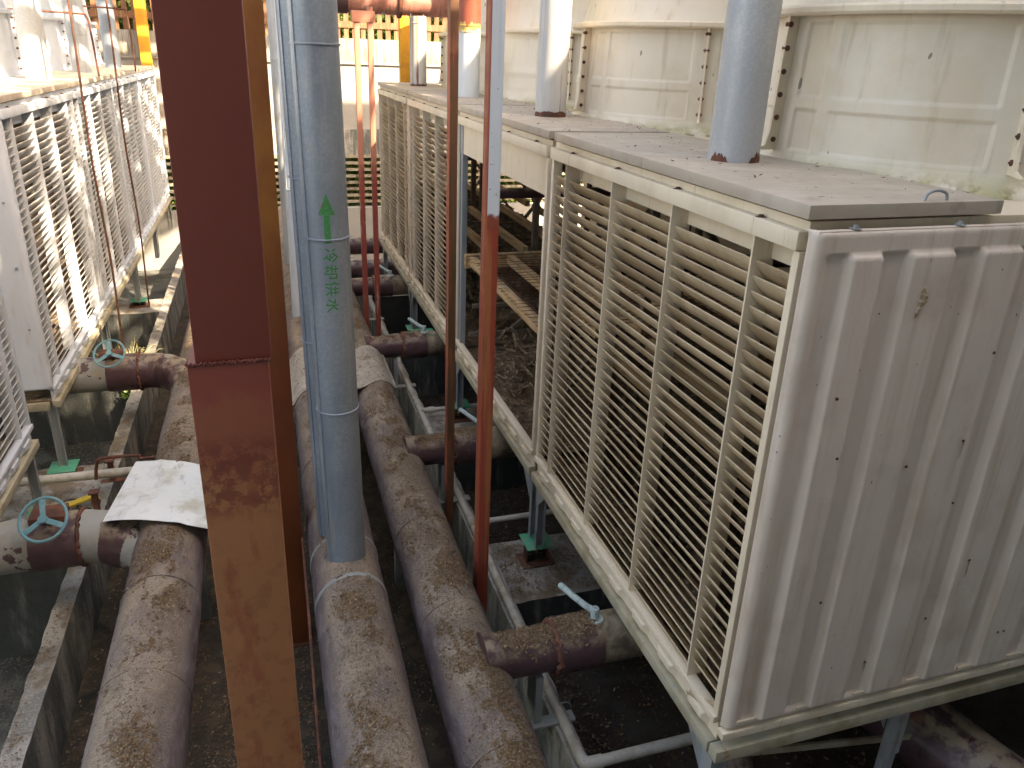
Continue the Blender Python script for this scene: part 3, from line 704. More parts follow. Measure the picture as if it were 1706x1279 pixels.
# branches on the right
def branch_r(y, label, lever=True):
    z = -4.27; root = empty('branch_pipe', (1.95, y, z-.2), label, 'pipe', 'short branch pipes with valves on the right')
    MB().tube([(1.3, y, z), (1.45, y, z), (1.86, y, z)], [.205, .172, .172], 36).build('branch', header_dark, root, smooth=True)
    pts = []; MB().tube([(1.86, y, z), (1.861, y, z), (1.9, y, z), (2.22, y, z), (2.23, y, z)], [.172, .21, .212, .212, .15], 36).build('valve_jacket', header_dark, root, smooth=True)
    mb = MB(); n = 40; vs = []
    for k, (xx, rd) in enumerate(((1.842, .178), (1.846, .213), (1.860, .217), (1.872, .213))):
        for i in range(n):
            t = 2*math.pi*i/n; j = .005*math.sin(i*2.6)+.003*math.sin(i*5.1)
            vs.append((xx+j*2, y+(rd+j)*math.cos(t), z+(rd+j)*math.sin(t)))
    mb.add(vs, [(j*n+i, j*n+(i+1) % n, (j+1)*n+(i+1) % n, (j+1)*n+i) for j in range(3) for i in range(n)])
    mb.build('torn_collar', rust, root, smooth=True)
    MB().tube([(2.2, y, z), (3.4, y, z)], .196, 30).build('sleeve', sleeve_r, root, smooth=True)
    MB().box(1.70, 1.76, y-.12, y+.06, -5.08, z-.17).build('support', steel, root)
    MB().box(1.62, 2.04, y-.16, y-.06, -4.92, -4.90).build('support_arm', steel, root)
    if lever:
        lv = MB().lathe((2.20, y), [(.0, z+.30), (.030, z+.30), (.034, z+.29), (.034, z+.215), (.07, z+.21), (.075, z+.2)], 18).build('valve_stem', leverm, root, smooth=True)
        P = bez([(2.20, y, z+.275), (2.15, y+.05, z+.285), (2.08, y+.14, z+.32), (2.04, y+.22, z+.335), (2.02, y+.29, z+.33)], 6)
        mb = MB()
        for a, b in zip(P[:-1], P[1:]): mb.bar(a, b, .045, .022)
        mb2 = MB().tube(P, [.030]*3+[.026]*(len(P)-3), 10); mb2.build('lever', leverm, root, smooth=True)
    return root
branch_r(4.31, 'nearest branch pipe on the right with a pale blue lever, below the near tower')
branch_r(7.62, 'branch pipe crossing behind the two thin rusty posts, with litter on top')
branch_r(11.0, 'branch pipe with a lever on a green plate, beside the felt mat')
branch_r(14.3, 'small far branch pipe with a pale teal lever, in front of the far posts')
g3 = [o for o in COL.objects if o.get('label', '').startswith('branch pipe with a lever on a green')][0]
MB().box(2.03, 2.38, 10.9, 11.22, -4.105, -4.095).build('green_plate', green_pl, g3)
# two cross pipes at the far end
for zz, lab in ((-4.18, 'upper maroon cross pipe at the far end of the trench'), (-4.62, 'lower maroon cross pipe at the far end of the trench')):
    tag(MB().tube([(.6, 17.3 if zz > -4.5 else 16.9, zz), (2.9, 17.3 if zz > -4.5 else 16.9, zz)], .2, 28).build('cross_pipe', header_dark, smooth=True), lab, 'pipe')
tag(MB().tube([(.6, 15.6, -4.66), (3.0, 15.6, -4.62)], .085, 16).build('plastic_pipe', pvc, smooth=True), 'dusty white plastic pipe crossing in front of the far maroon pipes', 'pipe')

# left branches with handwheels
def wheel(root, c, rad, tilt):
    cx, cy, cz = c; M_ = Matrix.Rotation(tilt[0], 3, 'X') @ Matrix.Rotation(tilt[1], 3, 'Y')
    T = lambda p: Vector(c)+M_ @ Vector(p)
    ring = [T((rad*math.cos(k*2*math.pi/48), rad*math.sin(k*2*math.pi/48), 0)) for k in range(49)]
    w = MB().tube(ring, .0135, 10, caps=False).build('handwheel', teal, root, smooth=True)
    for k in range(3):
        a = R(95+120*k); mb = MB(); mb.bar(T((.02*math.cos(a), .02*math.sin(a), .0)), T((rad*.98*math.cos(a), rad*.98*math.sin(a), 0)), .045, .012, up=M_ @ Vector((0, 0, 1))); mb.build('spoke', teal, w, bevel=.003)
    MB().tube([T((0, 0, -.02)), T((0, 0, .025))], .035, 16).build('hub', teal, w, smooth=True)
    MB().tube([T((0, 0, -.03)), T((0, 0, -.28))], .018, 12).build('stem', rust, w, smooth=True)
def branch_l(y, z, label, wx, curve, torn):
    root = empty('branch_pipe', (-2.3, y, z-.25), label, 'pipe', 'left branch pipes with blue handwheels')
    MB().tube([(-4.2, y, z), (-2.16, y, z)], .232, 36).build('pale_sleeve', header_pale, root, smooth=True)
    MB().tube([(-2.17, y, z), (-2.165, y, z), (-2.12, y, z), (-1.80, y, z), (-1.795, y, z)], [.2, .244, .248, .248, .2], 36).build('valve_jacket', header_dark, root, smooth=True)
    n = 44; vs = []
    for k, (xx, rd) in enumerate(((-1.80, .244), (-1.79, .262), (-1.772, .262), (-1.765, .244))):
        for i in range(n):
            t = 2*math.pi*i/n; j = .006*math.sin(i*2.6)
            vs.append((xx+j*1.5, y+(rd+j)*math.cos(t), z+(rd+j)*math.sin(t)))
    MB().add(vs, [(j*n+i, j*n+(i+1) % n, (j+1)*n+(i+1) % n, (j+1)*n+i) for j in range(3) for i in range(n)]).build('torn_collar', rust, root, smooth=True)
    P = [Vector(p) for p in curve]
    for k in range(len(P)-1):     # mitred segments of the elbow
        d = (P[k+1]-P[k]).normalized()
        MB().tube([P[k]-d*.045, P[k]-d*.03, P[k+1]+d*.01, P[k+1]+d*.02], [.20, .240-.003*k, .228-.003*k, .19], 36).build('elbow_segment', torn[k % len(torn)], root, smooth=True)
    MB().box(wx-.16, wx+.12, y-.1, y+.12, z+.235, z+.30).build('gear_box', rust, root, bevel=.01)
    wheel(root, (wx, y-.22, z+.36), .185, (R(46), R(-6)))
    return root
branch_l(6.52, -4.13, 'near left branch pipe with the larger blue handwheel and torn cladding', -2.0, [(-1.76, 6.52, -4.13), (-1.56, 6.50, -4.15), (-1.30, 6.36, -4.20), (-1.05, 6.12, -4.24)], [header_pale, header_dark, header_pale])
branch_l(10.35, -4.10, 'far left branch pipe with a small blue handwheel and segmented elbow', -2.08, [(-1.76, 10.35, -4.1), (-1.60, 10.34, -4.1), (-1.44, 10.26, -4.1), (-1.29, 10.10, -4.1), (-1.18, 9.88, -4.11), (-1.12, 9.60, -4.13), (-1.10, 9.3, -4.15)], [header_dark, header_dark, elbow_mix])

# ------------------------------------------------------------------ vertical pipes standing on the middle header
def vpipe(x, y, zb, zt, rad, m, label, rings, name='vertical_pipe', lean=0.0, grp=None, strip=True):
    root = empty(name, (x, y, zb), label, 'pipe', grp)
    L = lambda z: x+lean*(z-zb)
    n = 64; zs = np.linspace(zb, zt, 70); vs = []
    for z in zs:
        for i in range(n):
            t = 2*math.pi*i/n; rd = rad+.0022*noise.noise(Vector((math.cos(t)*2, math.sin(t)*2, z*1.5)))
            vs.append((L(z)+rd*math.cos(t), y+rd*math.sin(t), z))
    MB().add(vs, [(j*n+i, j*n+(i+1) % n, (j+1)*n+(i+1) % n, (j+1)*n+i) for j in range(len(zs)-1) for i in range(n)]).build('pipe_wall', m, root, smooth=True)
    for z in rings:
        MB().lathe((L(z), y), [(rad, z-.008), (rad+.009, z-.004), (rad+.009, z+.004), (rad, z+.008)], 64).build('seam_ring', m, root, smooth=True)
    if strip:
        a = R(-150); vs = []
        for z in np.linspace(zb, zt, 24):
            for da, rd in ((-.09, .001), (-.07, .008), (.07, .008), (.09, .001)): vs.append((L(z)+(rad+rd)*math.cos(a+da), y+(rad+rd)*math.sin(a+da), z))
        MB().add(vs, [(4*j+i, 4*j+i+1, 4*j+i+5, 4*j+i+4) for j in range(23) for i in range(3)]).build('lap_strip', m, root, smooth=True)
    return root
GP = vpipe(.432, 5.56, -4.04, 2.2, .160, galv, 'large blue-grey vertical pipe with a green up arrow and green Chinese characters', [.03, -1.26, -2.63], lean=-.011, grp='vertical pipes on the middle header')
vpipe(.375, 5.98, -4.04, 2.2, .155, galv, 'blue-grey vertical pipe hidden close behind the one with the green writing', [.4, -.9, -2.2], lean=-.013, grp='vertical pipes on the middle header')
WP = vpipe(.42, 12.1, -4.04, 2.2, .155, riser_pale if False else mat('whitish_vertical_pipe', (.52, .60, .66), [dict(c=(.40, .48, .54), scale=4, stretch=(1, 1, .3), lo=.42, hi=.65, amt=.6)], rough=.45), 'sunlit whitish vertical pipe farther back, right of the orange column', [-.2, -2.0], lean=.012, grp='vertical pipes on the middle header')
vpipe(.42, 15.4, -4.04, 2.2, .155, riser_m, 'last vertical pipe on the middle header, far behind the others', [-.2], grp='vertical pipes on the middle header', strip=False)
# stencilled arrow and writing, laid on the pipe wall
def on_pipe(cx, cy, rad, a0, s, z): return (cx+(rad+.002)*math.cos(a0+s/rad), cy+(rad+.002)*math.sin(a0+s/rad), z)
def stroke(mb, cx, cy, rad, a0, p, q, w):
    n = 4; p = Vector(p); q = Vector(q); d = q-p
    if d.length < 1e-6: return
    nn = Vector((-d.y, d.x)).normalized()*w/2; p = p-d.normalized()*w*.2; q = q+d.normalized()*w*.2; vs = []
    for i in range(n+1):
        c = p.lerp(q, i/n); k = .75+.25*math.sin(math.pi*(i+.4)/(n+.8))
        for g in (c-nn*k, c+nn*k): vs.append(on_pipe(cx, cy, rad, a0, g.x, g.y))
    mb.add(vs, [(2*i, 2*i+1, 2*i+3, 2*i+2) for i in range(n)])
def arrow(cx, cy, rad, a0, zt, k, parent):
    mb = MB(); rows = 10; vs = []
    for i in range(rows+1):
        h = .15*k*i/rows; w = .058*k*i/rows
        for j in range(7): vs.append(on_pipe(cx, cy, rad, a0, w*(j/3-1), zt-h))
    mb.add(vs, [(7*i+j, 7*i+j+1, 7*i+j+8, 7*i+j+7) for i in range(rows) for j in range(6)])
    vs = []
    for i in range(6):
        for j in range(4): vs.append(on_pipe(cx, cy, rad, a0, .021*k*(j/1.5-1), zt-.151*k-.2*k*i/5))
    mb.add(vs, [(4*i+j, 4*i+j+1, 4*i+j+5, 4*i+j+4) for i in range(5) for j in range(3)])
    return mb.build('arrow', green_txt, parent)
A0 = math.atan2(-5.56, -.432)+.04
cxp = .432-.011*2.7
arrow(cxp, 5.56, .1605, A0, -.93, 1.0, GP)
arrow(.42+.012*3, 12.1, .156, math.atan2(-12.1, -.42)-.35, -.95, 1.2, WP)
CH = [  # cold, but, supply, water
 [[(.08,.8),(.2,.65)],[(.05,.2),(.22,.42)],[(.62,.95),(.35,.62)],[(.62,.95),(.95,.6)],[(.55,.68),(.68,.58)],[(.42,.48),(.85,.48),(.62,.25)],[(.52,.3),(.74,.06)]],
 [[(.08,.78),(.48,.78)],[(.28,.96),(.28,.55)],[(.03,.55),(.52,.55)],[(.25,.52),(.1,.2),(.42,.24)],[(.36,.36),(.48,.14)],[(.62,.85),(.92,.85),(.92,.4),(.78,.42)],[(.62,.85),(.62,.05)]],
 [[(.25,.96),(.05,.6)],[(.17,.72),(.17,.05)],[(.35,.72),(.92,.72)],[(.5,.92),(.5,.42)],[(.76,.92),(.76,.42)],[(.3,.42),(.97,.42)],[(.48,.32),(.34,.1)],[(.74,.32),(.92,.1)]],
 [[(.5,.95),(.5,.08),(.38,.16)],[(.08,.66),(.38,.66),(.08,.2)],[(.85,.8),(.58,.55)],[(.55,.6),(.95,.12)]]]
for i, ch in enumerate(CH):
    mb = MB(); ztop = -1.315-.124*i; sz = .108
    for st in ch:
        for p, q in zip(st[:-1], st[1:]):
            stroke(mb, cxp, 5.56, .1605, A0, ((p[1]-.5)*sz+.012, ztop-p[0]*sz), ((q[1]-.5)*sz+.012, ztop-q[0]*sz), .011)
    mb.build('character', green_txt, GP)

# risers on the roofs
zr = ZT+.13
gs = 'riser pipes coming out of the right roofs'
vpipe(2.95, 4.43, zr, 2.2, .163, riser_m, 'nearest grey riser pipe standing on the near tower roof', [], 'riser_pipe', grp=gs, strip=False)
vpipe(2.98, 7.97, zr, 2.2, .163, riser_rust, 'grey riser pipe with long dark rust runs on the open tower roof', [], 'riser_pipe', grp=gs, strip=False)
vpipe(2.99, 11.5, zr, 2.2, .160, riser_pale, 'pale blue riser pipe with a red-brown top, third along the right roofs', [.30, .38], 'riser_pipe', grp=gs, strip=False)
vpipe(2.93, 15.05, zr, .62, .155, riser_rust, 'rusty riser pipe under the overhead red pipe, farthest on the right', [.5], 'riser_pipe', grp=gs, strip=False)
for i, (x, y) in enumerate(((2.95, 4.43), (2.98, 7.97))):
    rp = [o for o in COL.objects if o.name.startswith('riser_pipe') and abs(o.location.y-y) < .01][0]
    for a, w in ((-2.75, .42), (-1.05, .5)) if i == 0 else ((-1.9, 2.0),):
        vs = []
        nn_ = 40
        for k in range(nn_+1):
            t = a+w*(k/nn_-.5)*1.9
            hh = max(.004, (.055+.05*noise.noise(Vector((k*.16, a, 0)))+.012*noise.noise(Vector((k*.7, a, 3))))*math.sin(math.pi*k/nn_)**.6)
            for z in (zr, zr+hh): vs.append((x+.166*math.cos(t), y+.166*math.sin(t), z))
        MB().add(vs, [(2*k, 2*k+2, 2*k+3, 2*k+1) for k in range(nn_)]).build('rust_patch', rust, rp)
zl = zr+.04
gs = 'striped riser pipes on the left roofs'
vpipe(-3.07, 13.4, zl, 2.4, .175, riser_pale if False else riser_m, 'leftmost riser pipe on the left roofs, with stripes of sunlight', [], 'riser_pipe', grp=gs, strip=False)
vpipe(-3.07, 16.6, zl, 2.4, .165, riser_m, 'second riser pipe on the left roofs, rust ring at its foot', [.1], 'riser_pipe', grp=gs, strip=False)
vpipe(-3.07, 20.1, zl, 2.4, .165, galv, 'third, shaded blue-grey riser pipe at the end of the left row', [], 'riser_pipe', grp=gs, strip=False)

# ------------------------------------------------------------------ steel columns and posts
rc = empty('steel_column', (-.12, 2.1, -4.0), 'large maroon box column in the foreground, rusted orange-brown lower down', 'column')
MB().box(-.212, -.018, 2.0, 2.2, -.785, 2.5).build('upper_shaft', rustcol, rc, bevel=.006)
MB().box(-.232, -.028, 1.99, 2.21, ZF, -.785).build('lower_shaft', rustcol, rc, bevel=.006)
nn_ = 60; mb = MB()
mb.tube([(-.236+.214*k/nn_, 1.992+.002*math.sin(k*2.3), -.785+.004*math.sin(k*1.9)) for k in range(nn_+1)], [.004+.0012*math.sin(k*3.1)+.001*random.random() for k in range(nn_+1)], 8); mb.build('weld_bead', mat('dull_weld', (.13, .035, .028), [dict(c=(.2, .06, .04), scale=60, lo=.4, hi=.6)], rough=.8), rc, smooth=True)
oc = empty('steel_column', (-.03, 6.45, ZF), 'orange-brown box column half hidden behind the maroon column', 'column')
MB().box(-.19, .086, 6.28, 6.54, ZF, 2.5).build('shaft', orangecol, oc, bevel=.006)
MB().box(-.23, .12, 6.24, 6.58, ZF, ZF+.02).build('foot_plate', rust, oc)
def post(x, y, wx, wy, zt, m, label, grp, paint=False, zb=ZF):
    root = empty('steel_post', (x, y, zb), label, 'post', grp)
    MB().box(x-wx/2, x+wx/2, y-wy/2, y+wy/2, zb, zt).build('shaft', m, root, bevel=.004)
    MB().box(x-wx/2-.05, x+wx/2+.05, y-wy/2-.05, y+wy/2+.05, zb, zb+.015).build('foot_plate', rust, root)
    if paint: MB().box(x-wx/2+.006, x+wx/2-.001, y-wy/2-.003, y-wy/2-.0005, -1.22, zt).build('paint_coat', postpaint, root)
    return root
gp = 'thin steel posts beside the right header pipe'
post(1.625, 6.8, .075, .11, 2.2, post_m, 'thin rust-brown steel post, the left one of the near pair', gp)
post(1.615, 5.5, .10, .14, 2.2, post_blue, 'thin red steel post with pale blue paint on its upper front', gp, True)
fp = empty('post_frame', (1.6, 12.65, ZF), 'far frame of two thin red posts, sunlit upper part put in by colour, joined by a bar at the top', 'post', gp)
MB().box(1.475, 1.555, 12.6, 12.7, ZF, .50).build('post', post_pink, fp, bevel=.004)
MB().box(1.68, 1.76, 12.6, 12.7, ZF, .62).build('post', post_pink, fp, bevel=.004)
MB().box(1.44, 1.79, 12.58, 12.72, .40, .56).build('crossbar', post_pink, fp, bevel=.004)
tag(MB().box(2.98, 3.22, 17.3, 17.5, ZP, 2.4).build('steel_post', yellow, bevel=.006), 'amber yellow post behind the right towers', 'post')
tag(MB().box(-2.82, -2.56, 22.80, 22.98, ZP, 2.6).build('steel_post', yellow, bevel=.006), 'amber yellow post at the end of the left row', 'post')
op = empty('overhead_pipe', (3.0, 15.2, .6), 'big dusty red pipe crossing overhead at the far end', 'pipe')
MB().tube([(1.3, 15.1, .83), (5.1, 15.1, .83)], .21, 36).build('pipe_wall', paintred, op, smooth=True)
MB().tube([(2.55, 15.1, .83), (2.56, 15.1, .83), (2.62, 15.1, .83), (2.63, 15.1, .83)], [.21, .26, .26, .21], 36).build('pipe_flange', rust, op, smooth=True)
MB().tube([(1.2, 15.1, .83), (1.65, 15.1, .83)], .225, 36).build('dark_sleeve', header_dark, op, smooth=True)
mb = MB()
for k in range(160):        # glue drips and torn lagging under the pipe
    x = 1.7+3.0*random.random(); t = R(-125+60*random.random()); L = .02+.05*random.random()
    p = Vector((x, 15.1+.21*math.cos(t)*1, .83+.21*math.sin(t))); mb.bar(p, p+Vector((0, -.01, -L)), .006, .006)
tag(mb.build('hanging_fibres', header_pale, op), kind='stuff')

# thin conduits in front of the left towers, ladder hoops
for i, (x, y, lab) in enumerate(((-2.38, 12.6, 'rusty conduit running down the front of the dappled left towers, nearer one'), (-2.36, 15.6, 'dark conduit hanging in front of the farthest left tower'))):
    P = bez([(x, y, 1.6), (x+.01, y, .2), (x-.02, y+.05, -1.6), (x+.03, y, -3.2), (x, y+.02, -4.85)], 6)
    tag(MB().tube(P, .016, 8).build('conduit', rust, smooth=True), lab, 'conduit', 'conduits on the left towers')
lad = empty('roof_railing', (-2.7, 17, zl), 'thin pipe railing with hoops on the left roofs', 'railing')
MB().tube(bez([(-3.7, 14.6, .42), (-2.7, 14.7, .40), (-2.55, 14.75, .36), (-2.52, 14.78, .1), (-2.5, 14.8, -.55)], 6), .016, 8).build('rail', rust, lad, smooth=True)
MB().tube(bez([(-3.4, 17.6, .62), (-2.5, 17.7, .60), (-2.36, 17.75, .55), (-2.33, 17.8, .2), (-2.32, 17.8, -.55)], 6), .016, 8).build('rail', rust, lad, smooth=True)
MB().tube([(-3.2, 14.65, .42), (-3.2, 14.65, -.55)], .014, 8).build('upright', rust, lad, smooth=True)

# ------------------------------------------------------------------ plastic pipes
pp = empty('plastic_pipe', (1.93, 9, -4.93), 'long white plastic pipe lying on the right concrete wall', 'pipe')
MB().tube([(1.935, 3.74, -4.885), (1.93, 6, -4.885), (1.925, 9, -4.885), (1.92, 17, -4.885)], .043, 16).build('pipe_run', pvc, pp, smooth=True)
MB().tube(bez([(1.935, 3.92, -4.885), (1.936, 3.80, -4.885), (1.96, 3.74, -4.885), (2.08, 3.73, -4.885)], 5), .05, 16).build('elbow', pvc, pp, smooth=True)
MB().tube([(2.05, 3.73, -4.885), (3.3, 3.73, -4.885)], .043, 16).build('cross_run', pvc, pp, smooth=True)
for y in (6.95, 9.9, 13.1):
    MB().tube([(1.93, y, -4.885), (2.05, y, -4.885), (2.05, y, -4.885), (2.13, y, -4.885), (2.13, y, -4.885), (3.4, y, -4.885)], [.04, .04, .047, .047, .033, .033], 14).build('side_run', pvc, pp, smooth=True)
    MB().tube([(1.93, y-.08, -4.885), (1.93, y+.08, -4.885)], .05, 16).build('tee', pvc, pp, smooth=True)
MB().tube([(1.98+.07*math.cos(t), 4.27, -4.90+.07*math.sin(t)) for t in [k*math.pi/12 for k in range(13)]], .006, 6).build('wire_clamp', steel, pp, smooth=True)
tag(MB().tube([(-4.4, 8.72, -4.67), (-.55, 8.60, -4.50)] if False else [(-4.4, 8.62, -4.62), (-.5, 8.48, -4.60)], .052, 18).build('plastic_pipe', pvc, smooth=True), 'grey-white plastic pipe crossing over the left wall behind the metal sheet', 'pipe')
tag(MB().tube(bez([(-2.08, 8.45, -4.62), (-2.05, 8.45, -4.45), (-1.98, 8.44, -4.36), (-1.6, 8.42, -4.36), (-1.55, 8.40, -4.39), (-.9, 8.3, -4.33), (-.2, 8.25, -4.28)], 6), .018, 10).build('bent_tube', rust, smooth=True), 'thin rust-red bent tube running over the left header pipe', 'tube')
for i, (x, y, lab) in enumerate(((-2.05, 8.15, 'nearer rusty pipe stand under the plastic pipe'), (-2.0, 8.85, 'farther rusty pipe stand under the plastic pipe'))):
    st = empty('pipe_stand', (x, y, -4.88), lab, 'pipe stand', 'rusty pipe stands')
    MB().box(x-.03, x+.03, y-.025, y+.025, -4.875, -4.62).build('upright', rust, st)
    MB().box(x-.13, x+.13, y-.04, y+.04, -4.888+.0, -4.874).build('foot', rust, st)
    MB().box(x-.05, x+.05, y-.05, y+.05, -4.62, -4.60).build('saddle', rust, st)
tag(MB().tube([(.135, 5.5, -5.06), (.16, 5.6, -3.9), (.10, 3.9, -4.66), (.12, 2.2, -4.8)] if False else [(.085, 6.6, -4.3), (.075, 5.2, -4.30), (.06, 3.9, -4.5), (.05, 1.0, -4.62)], .012, 8).build('rusty_rod', rust, smooth=True), 'thin rusty rod lying along the left side of the middle header', 'rod')

# ------------------------------------------------------------------ loose things
def sheet(name, corners, m, label, cat, sag, nx=14, ny=14, thick=.003):
    A, B, C, D = [Vector(c) for c in corners]; vs = []
    for j in range(ny+1):
        for i in range(nx+1):
            a = i/nx; b = j/ny; p = A.lerp(B, a).lerp(D.lerp(C, a), b); p.z += sag(a, b, p); vs.append(p)
    mb = MB().add(vs, [(j*(nx+1)+i, j*(nx+1)+i+1, (j+1)*(nx+1)+i+1, (j+1)*(nx+1)+i) for j in range(ny) for i in range(nx)])
    return tag(mb.build(name, m, smooth=True, thick=thick), label, cat)
zs_ = H3[1]+H3[2]
sheet('metal_sheet', [(-1.44, 7.40, -3.90), (-.62, 7.08, -3.90), (-.55, 5.90, -3.86), (-1.57, 6.34, -3.84)], sheet_m, 'creased white metal sheet lying on the left header pipe', 'metal sheet',
      lambda a, b, p: .035*math.sin(math.pi*a)-.03*max(0, a-.55)*2+.012*max(0, 1-abs(a-.30-.32*b)/.07)+.016*math.sin(3.1*b+4*a)*a-.05*(1-a)**4*b, nx=30, ny=24)
def over_headers(x):
    z = -9
    for hx, hz, hr in (H1, H2):
        d = abs(x-hx)
        if d < hr+.02: z = max(z, hz+math.sqrt(max(0, (hr+.02)**2-d*d)))
    return z
vs = []; nx, ny = 70, 24
for j in range(ny+1):
    for i in range(nx+1):
        x = .08+1.46*i/nx; sk = (x-.8)*.42; y = 9.30+1.35*j/ny+sk*.8+.05*math.sin(x*5)-(.12 if x < .5 else 0)*(1-j/ny)
        z1_ = over_headers(x)
        # taut between the two pipe tops
        t = max(0, min(1, (x-H2[0])/(H1[0]-H2[0]))); taut = (H2[1]+H2[2]+.02)*(1-t)+(H1[1]+H1[2]+.02)*t-.10*math.sin(math.pi*t)
        z = max(z1_, taut if H2[0] < x < H1[0] else -9)
        if x > H1[0]: z = max(z, H1[1]+H1[2]+.02-.62*(x-H1[0]))
        if x < H2[0]: z = max(z, H2[1]+H2[2]+.02-.6*(H2[0]-x))
        vs.append((x, y, z+.006*math.sin(y*9)+.006*noise.noise(Vector((x*4, y*4, 0)))))
tag(MB().add(vs, [(j*(nx+1)+i, j*(nx+1)+i+1, (j+1)*(nx+1)+i+1, (j+1)*(nx+1)+i) for j in range(ny) for i in range(nx)]).build('felt_mat', mat_cloth, smooth=True, thick=.008), 'speckled felt mat draped over the middle and right header pipes', 'mat')
# junk on the left slab
tool = empty('insulated_tool', (-2.3, 8.5, -4.9), 'yellow clamp with wires lying on the left slab under the plastic pipe', 'tool')
MB().bar((-2.36, 8.30, -4.83), (-2.12, 8.38, -4.79), .09, .035).build('cover', yplast, tool, bevel=.01)
MB().tube([(-2.14, 8.34, -4.84), (-2.06, 8.38, -4.84)], .035, 14).build('end_cap', yplast, tool, smooth=True)
can = empty('lamp_canister', (-2.6, 8.05, -4.9), 'pale lilac cylinder lying behind the near left tower leg', 'canister')
MB().tube([(-2.72, 7.92, -4.83), (-2.58, 7.99, -4.82)], .055, 20).build('end_section', pvc, can, smooth=True)
MB().tube([(-2.58, 7.99, -4.82), (-2.44, 8.06, -4.81), (-2.41, 8.075, -4.81)], [.05, .05, .02], 20).build('body', lilac, can, smooth=True)
pan = empty('yellow_disc', (-2.85, 7.95, -4.9), 'dusty yellow disc at the left picture edge under the near tower', 'disc')
MB().lathe((-2.85, 7.98), [(0, -4.80), (.10, -4.80), (.12, -4.815), (.12, -4.84), (0, -4.84)], 28).build('rim', yplast, pan, smooth=True)
for i, c in enumerate([(-2.32, 8.12), (-2.18, 8.0), (-2.4, 7.95), (-2.25, 8.3)]):
    rr_ = random.Random(i); P = []
    for k in range(26): 
        t = k*.42; P.append((c[0]+(.12+.03*rr_.random())*math.cos(t)*(1+i*.15), c[1]+(.16+.05*rr_.random())*math.sin(t), -4.885+.03*(1+math.sin(t*1.7+i))))
    tag(MB().tube(bez(P, 3), .008, 6).build('cable', black, smooth=True), ['coil of black cable nearest the plastic pipe stand', 'loop of black cable in front of the yellow clamp', 'black cable loops beside the green mount', 'black cable lying under the yellow clamp'][i], 'cable', 'black cables on the left slab')
tag(MB().tube(bez([(-2.6, 7.45, -4.87), (-2.35, 7.55, -4.87), (-2.15, 7.72, -4.86), (-2.05, 7.95, -4.86)], 6), .018, 8).build('hose', black, smooth=True), 'thick dark hose curving across the left slab', 'hose')
for i, (x, y, lab) in enumerate(((-2.9, 7.3, 'rusty channel bracket at the left edge above the near branch pipe'), (-2.85, 7.9, 'pale timber batten on the left slab'))):
    tag(MB().box(x-.35, x+.1, y, y+.06, -4.90, -4.80).build('bracket' if i == 0 else 'batten', rust if i == 0 else wood, bevel=.004), lab, 'bracket' if i == 0 else 'timber')
# big dark pipe below the near tower at the lower right
tag(MB().tube([(4.3, 4.6, -4.75), (4.75, 3.2, -4.95), (5.1, 2.2, -5.05)], .30, 36).build('drain_pipe', header_dark, smooth=True), 'large dark brown pipe under the near tower at the lower right', 'pipe')
tag(MB().tube([(3.2, 4.2, -4.7), (3.0, 3.3, -5.1), (2.95, 2.9, -5.5)], .2, 30).build('drain_pipe', header_dark, smooth=True), 'dark brown down pipe behind the near tower corner leg', 'pipe')

# ------------------------------------------------------------------ far wall, fences, greenery
bw = empty('retaining_wall', (0, 23.3, ZP), 'stained concrete retaining wall at the far end', 'wall')
MB().box(-14, 14, 23.2, 23.6, -.33, .30).build('stained_coping', wall_m, bw, bevel=.01)
for k in range(14): MB().box(-14+k*2+.01, -12+k*2-.01, 23.17, 23.6, -2.15, -.335).build('wall_panel', wall_m, bw, bevel=.008)
MB().box(-14, 14, 23.11, 23.6, -.375, -.336).build('ledge', wall_m, bw)
rough_wall(-14, 14, 23.0, 23.5, -2.9, -2.155, conc, 'rough rocky band below the far retaining wall', 'rock band', 'rock_band', step=.12, amp=.06)
lw = rough_wall(-14, 14, 22.6, 22.9, ZP, -4.32, plaster, 'low pale wall at the foot of the far slat fence', 'wall', 'low_wall', step=.3, amp=.004)
sf = empty('slat_fence', (2, 22.8, -4.32), 'far fence of horizontal pale slats with bushes behind', 'fence')
sl = MB().box(-14, 14, -.02, .02, -.04, .04).build('slat', slatf); slm = sl.data; bpy.data.objects.remove(sl)
for k in range(8): inst(slm, 'slat', (0, 22.75, -4.2+k*.185), sf)
for k in range(-6, 7): MB().box(k*2.1-.04, k*2.1+.04, 22.78, 22.86, -4.32, -2.8).build('fence_post', darkfr, sf)
pf = empty('picket_fence', (2, 23.4, .30), 'brown picket fence on top of the far retaining wall', 'fence')
pk_ = MB().box(-.066, .066, -.015, .015, 0, 2.0).build('picket', picket_m); pm = pk_.data; bpy.data.objects.remove(pk_)
for k in range(110): inst(pm, 'picket', (-13+k*.235, 23.38, .24+random.uniform(-.02, .02)), pf)
for z in (.58, 1.5): MB().box(-14, 14, 23.33, 23.36, z, z+.17).build('rail', picket_m, pf)
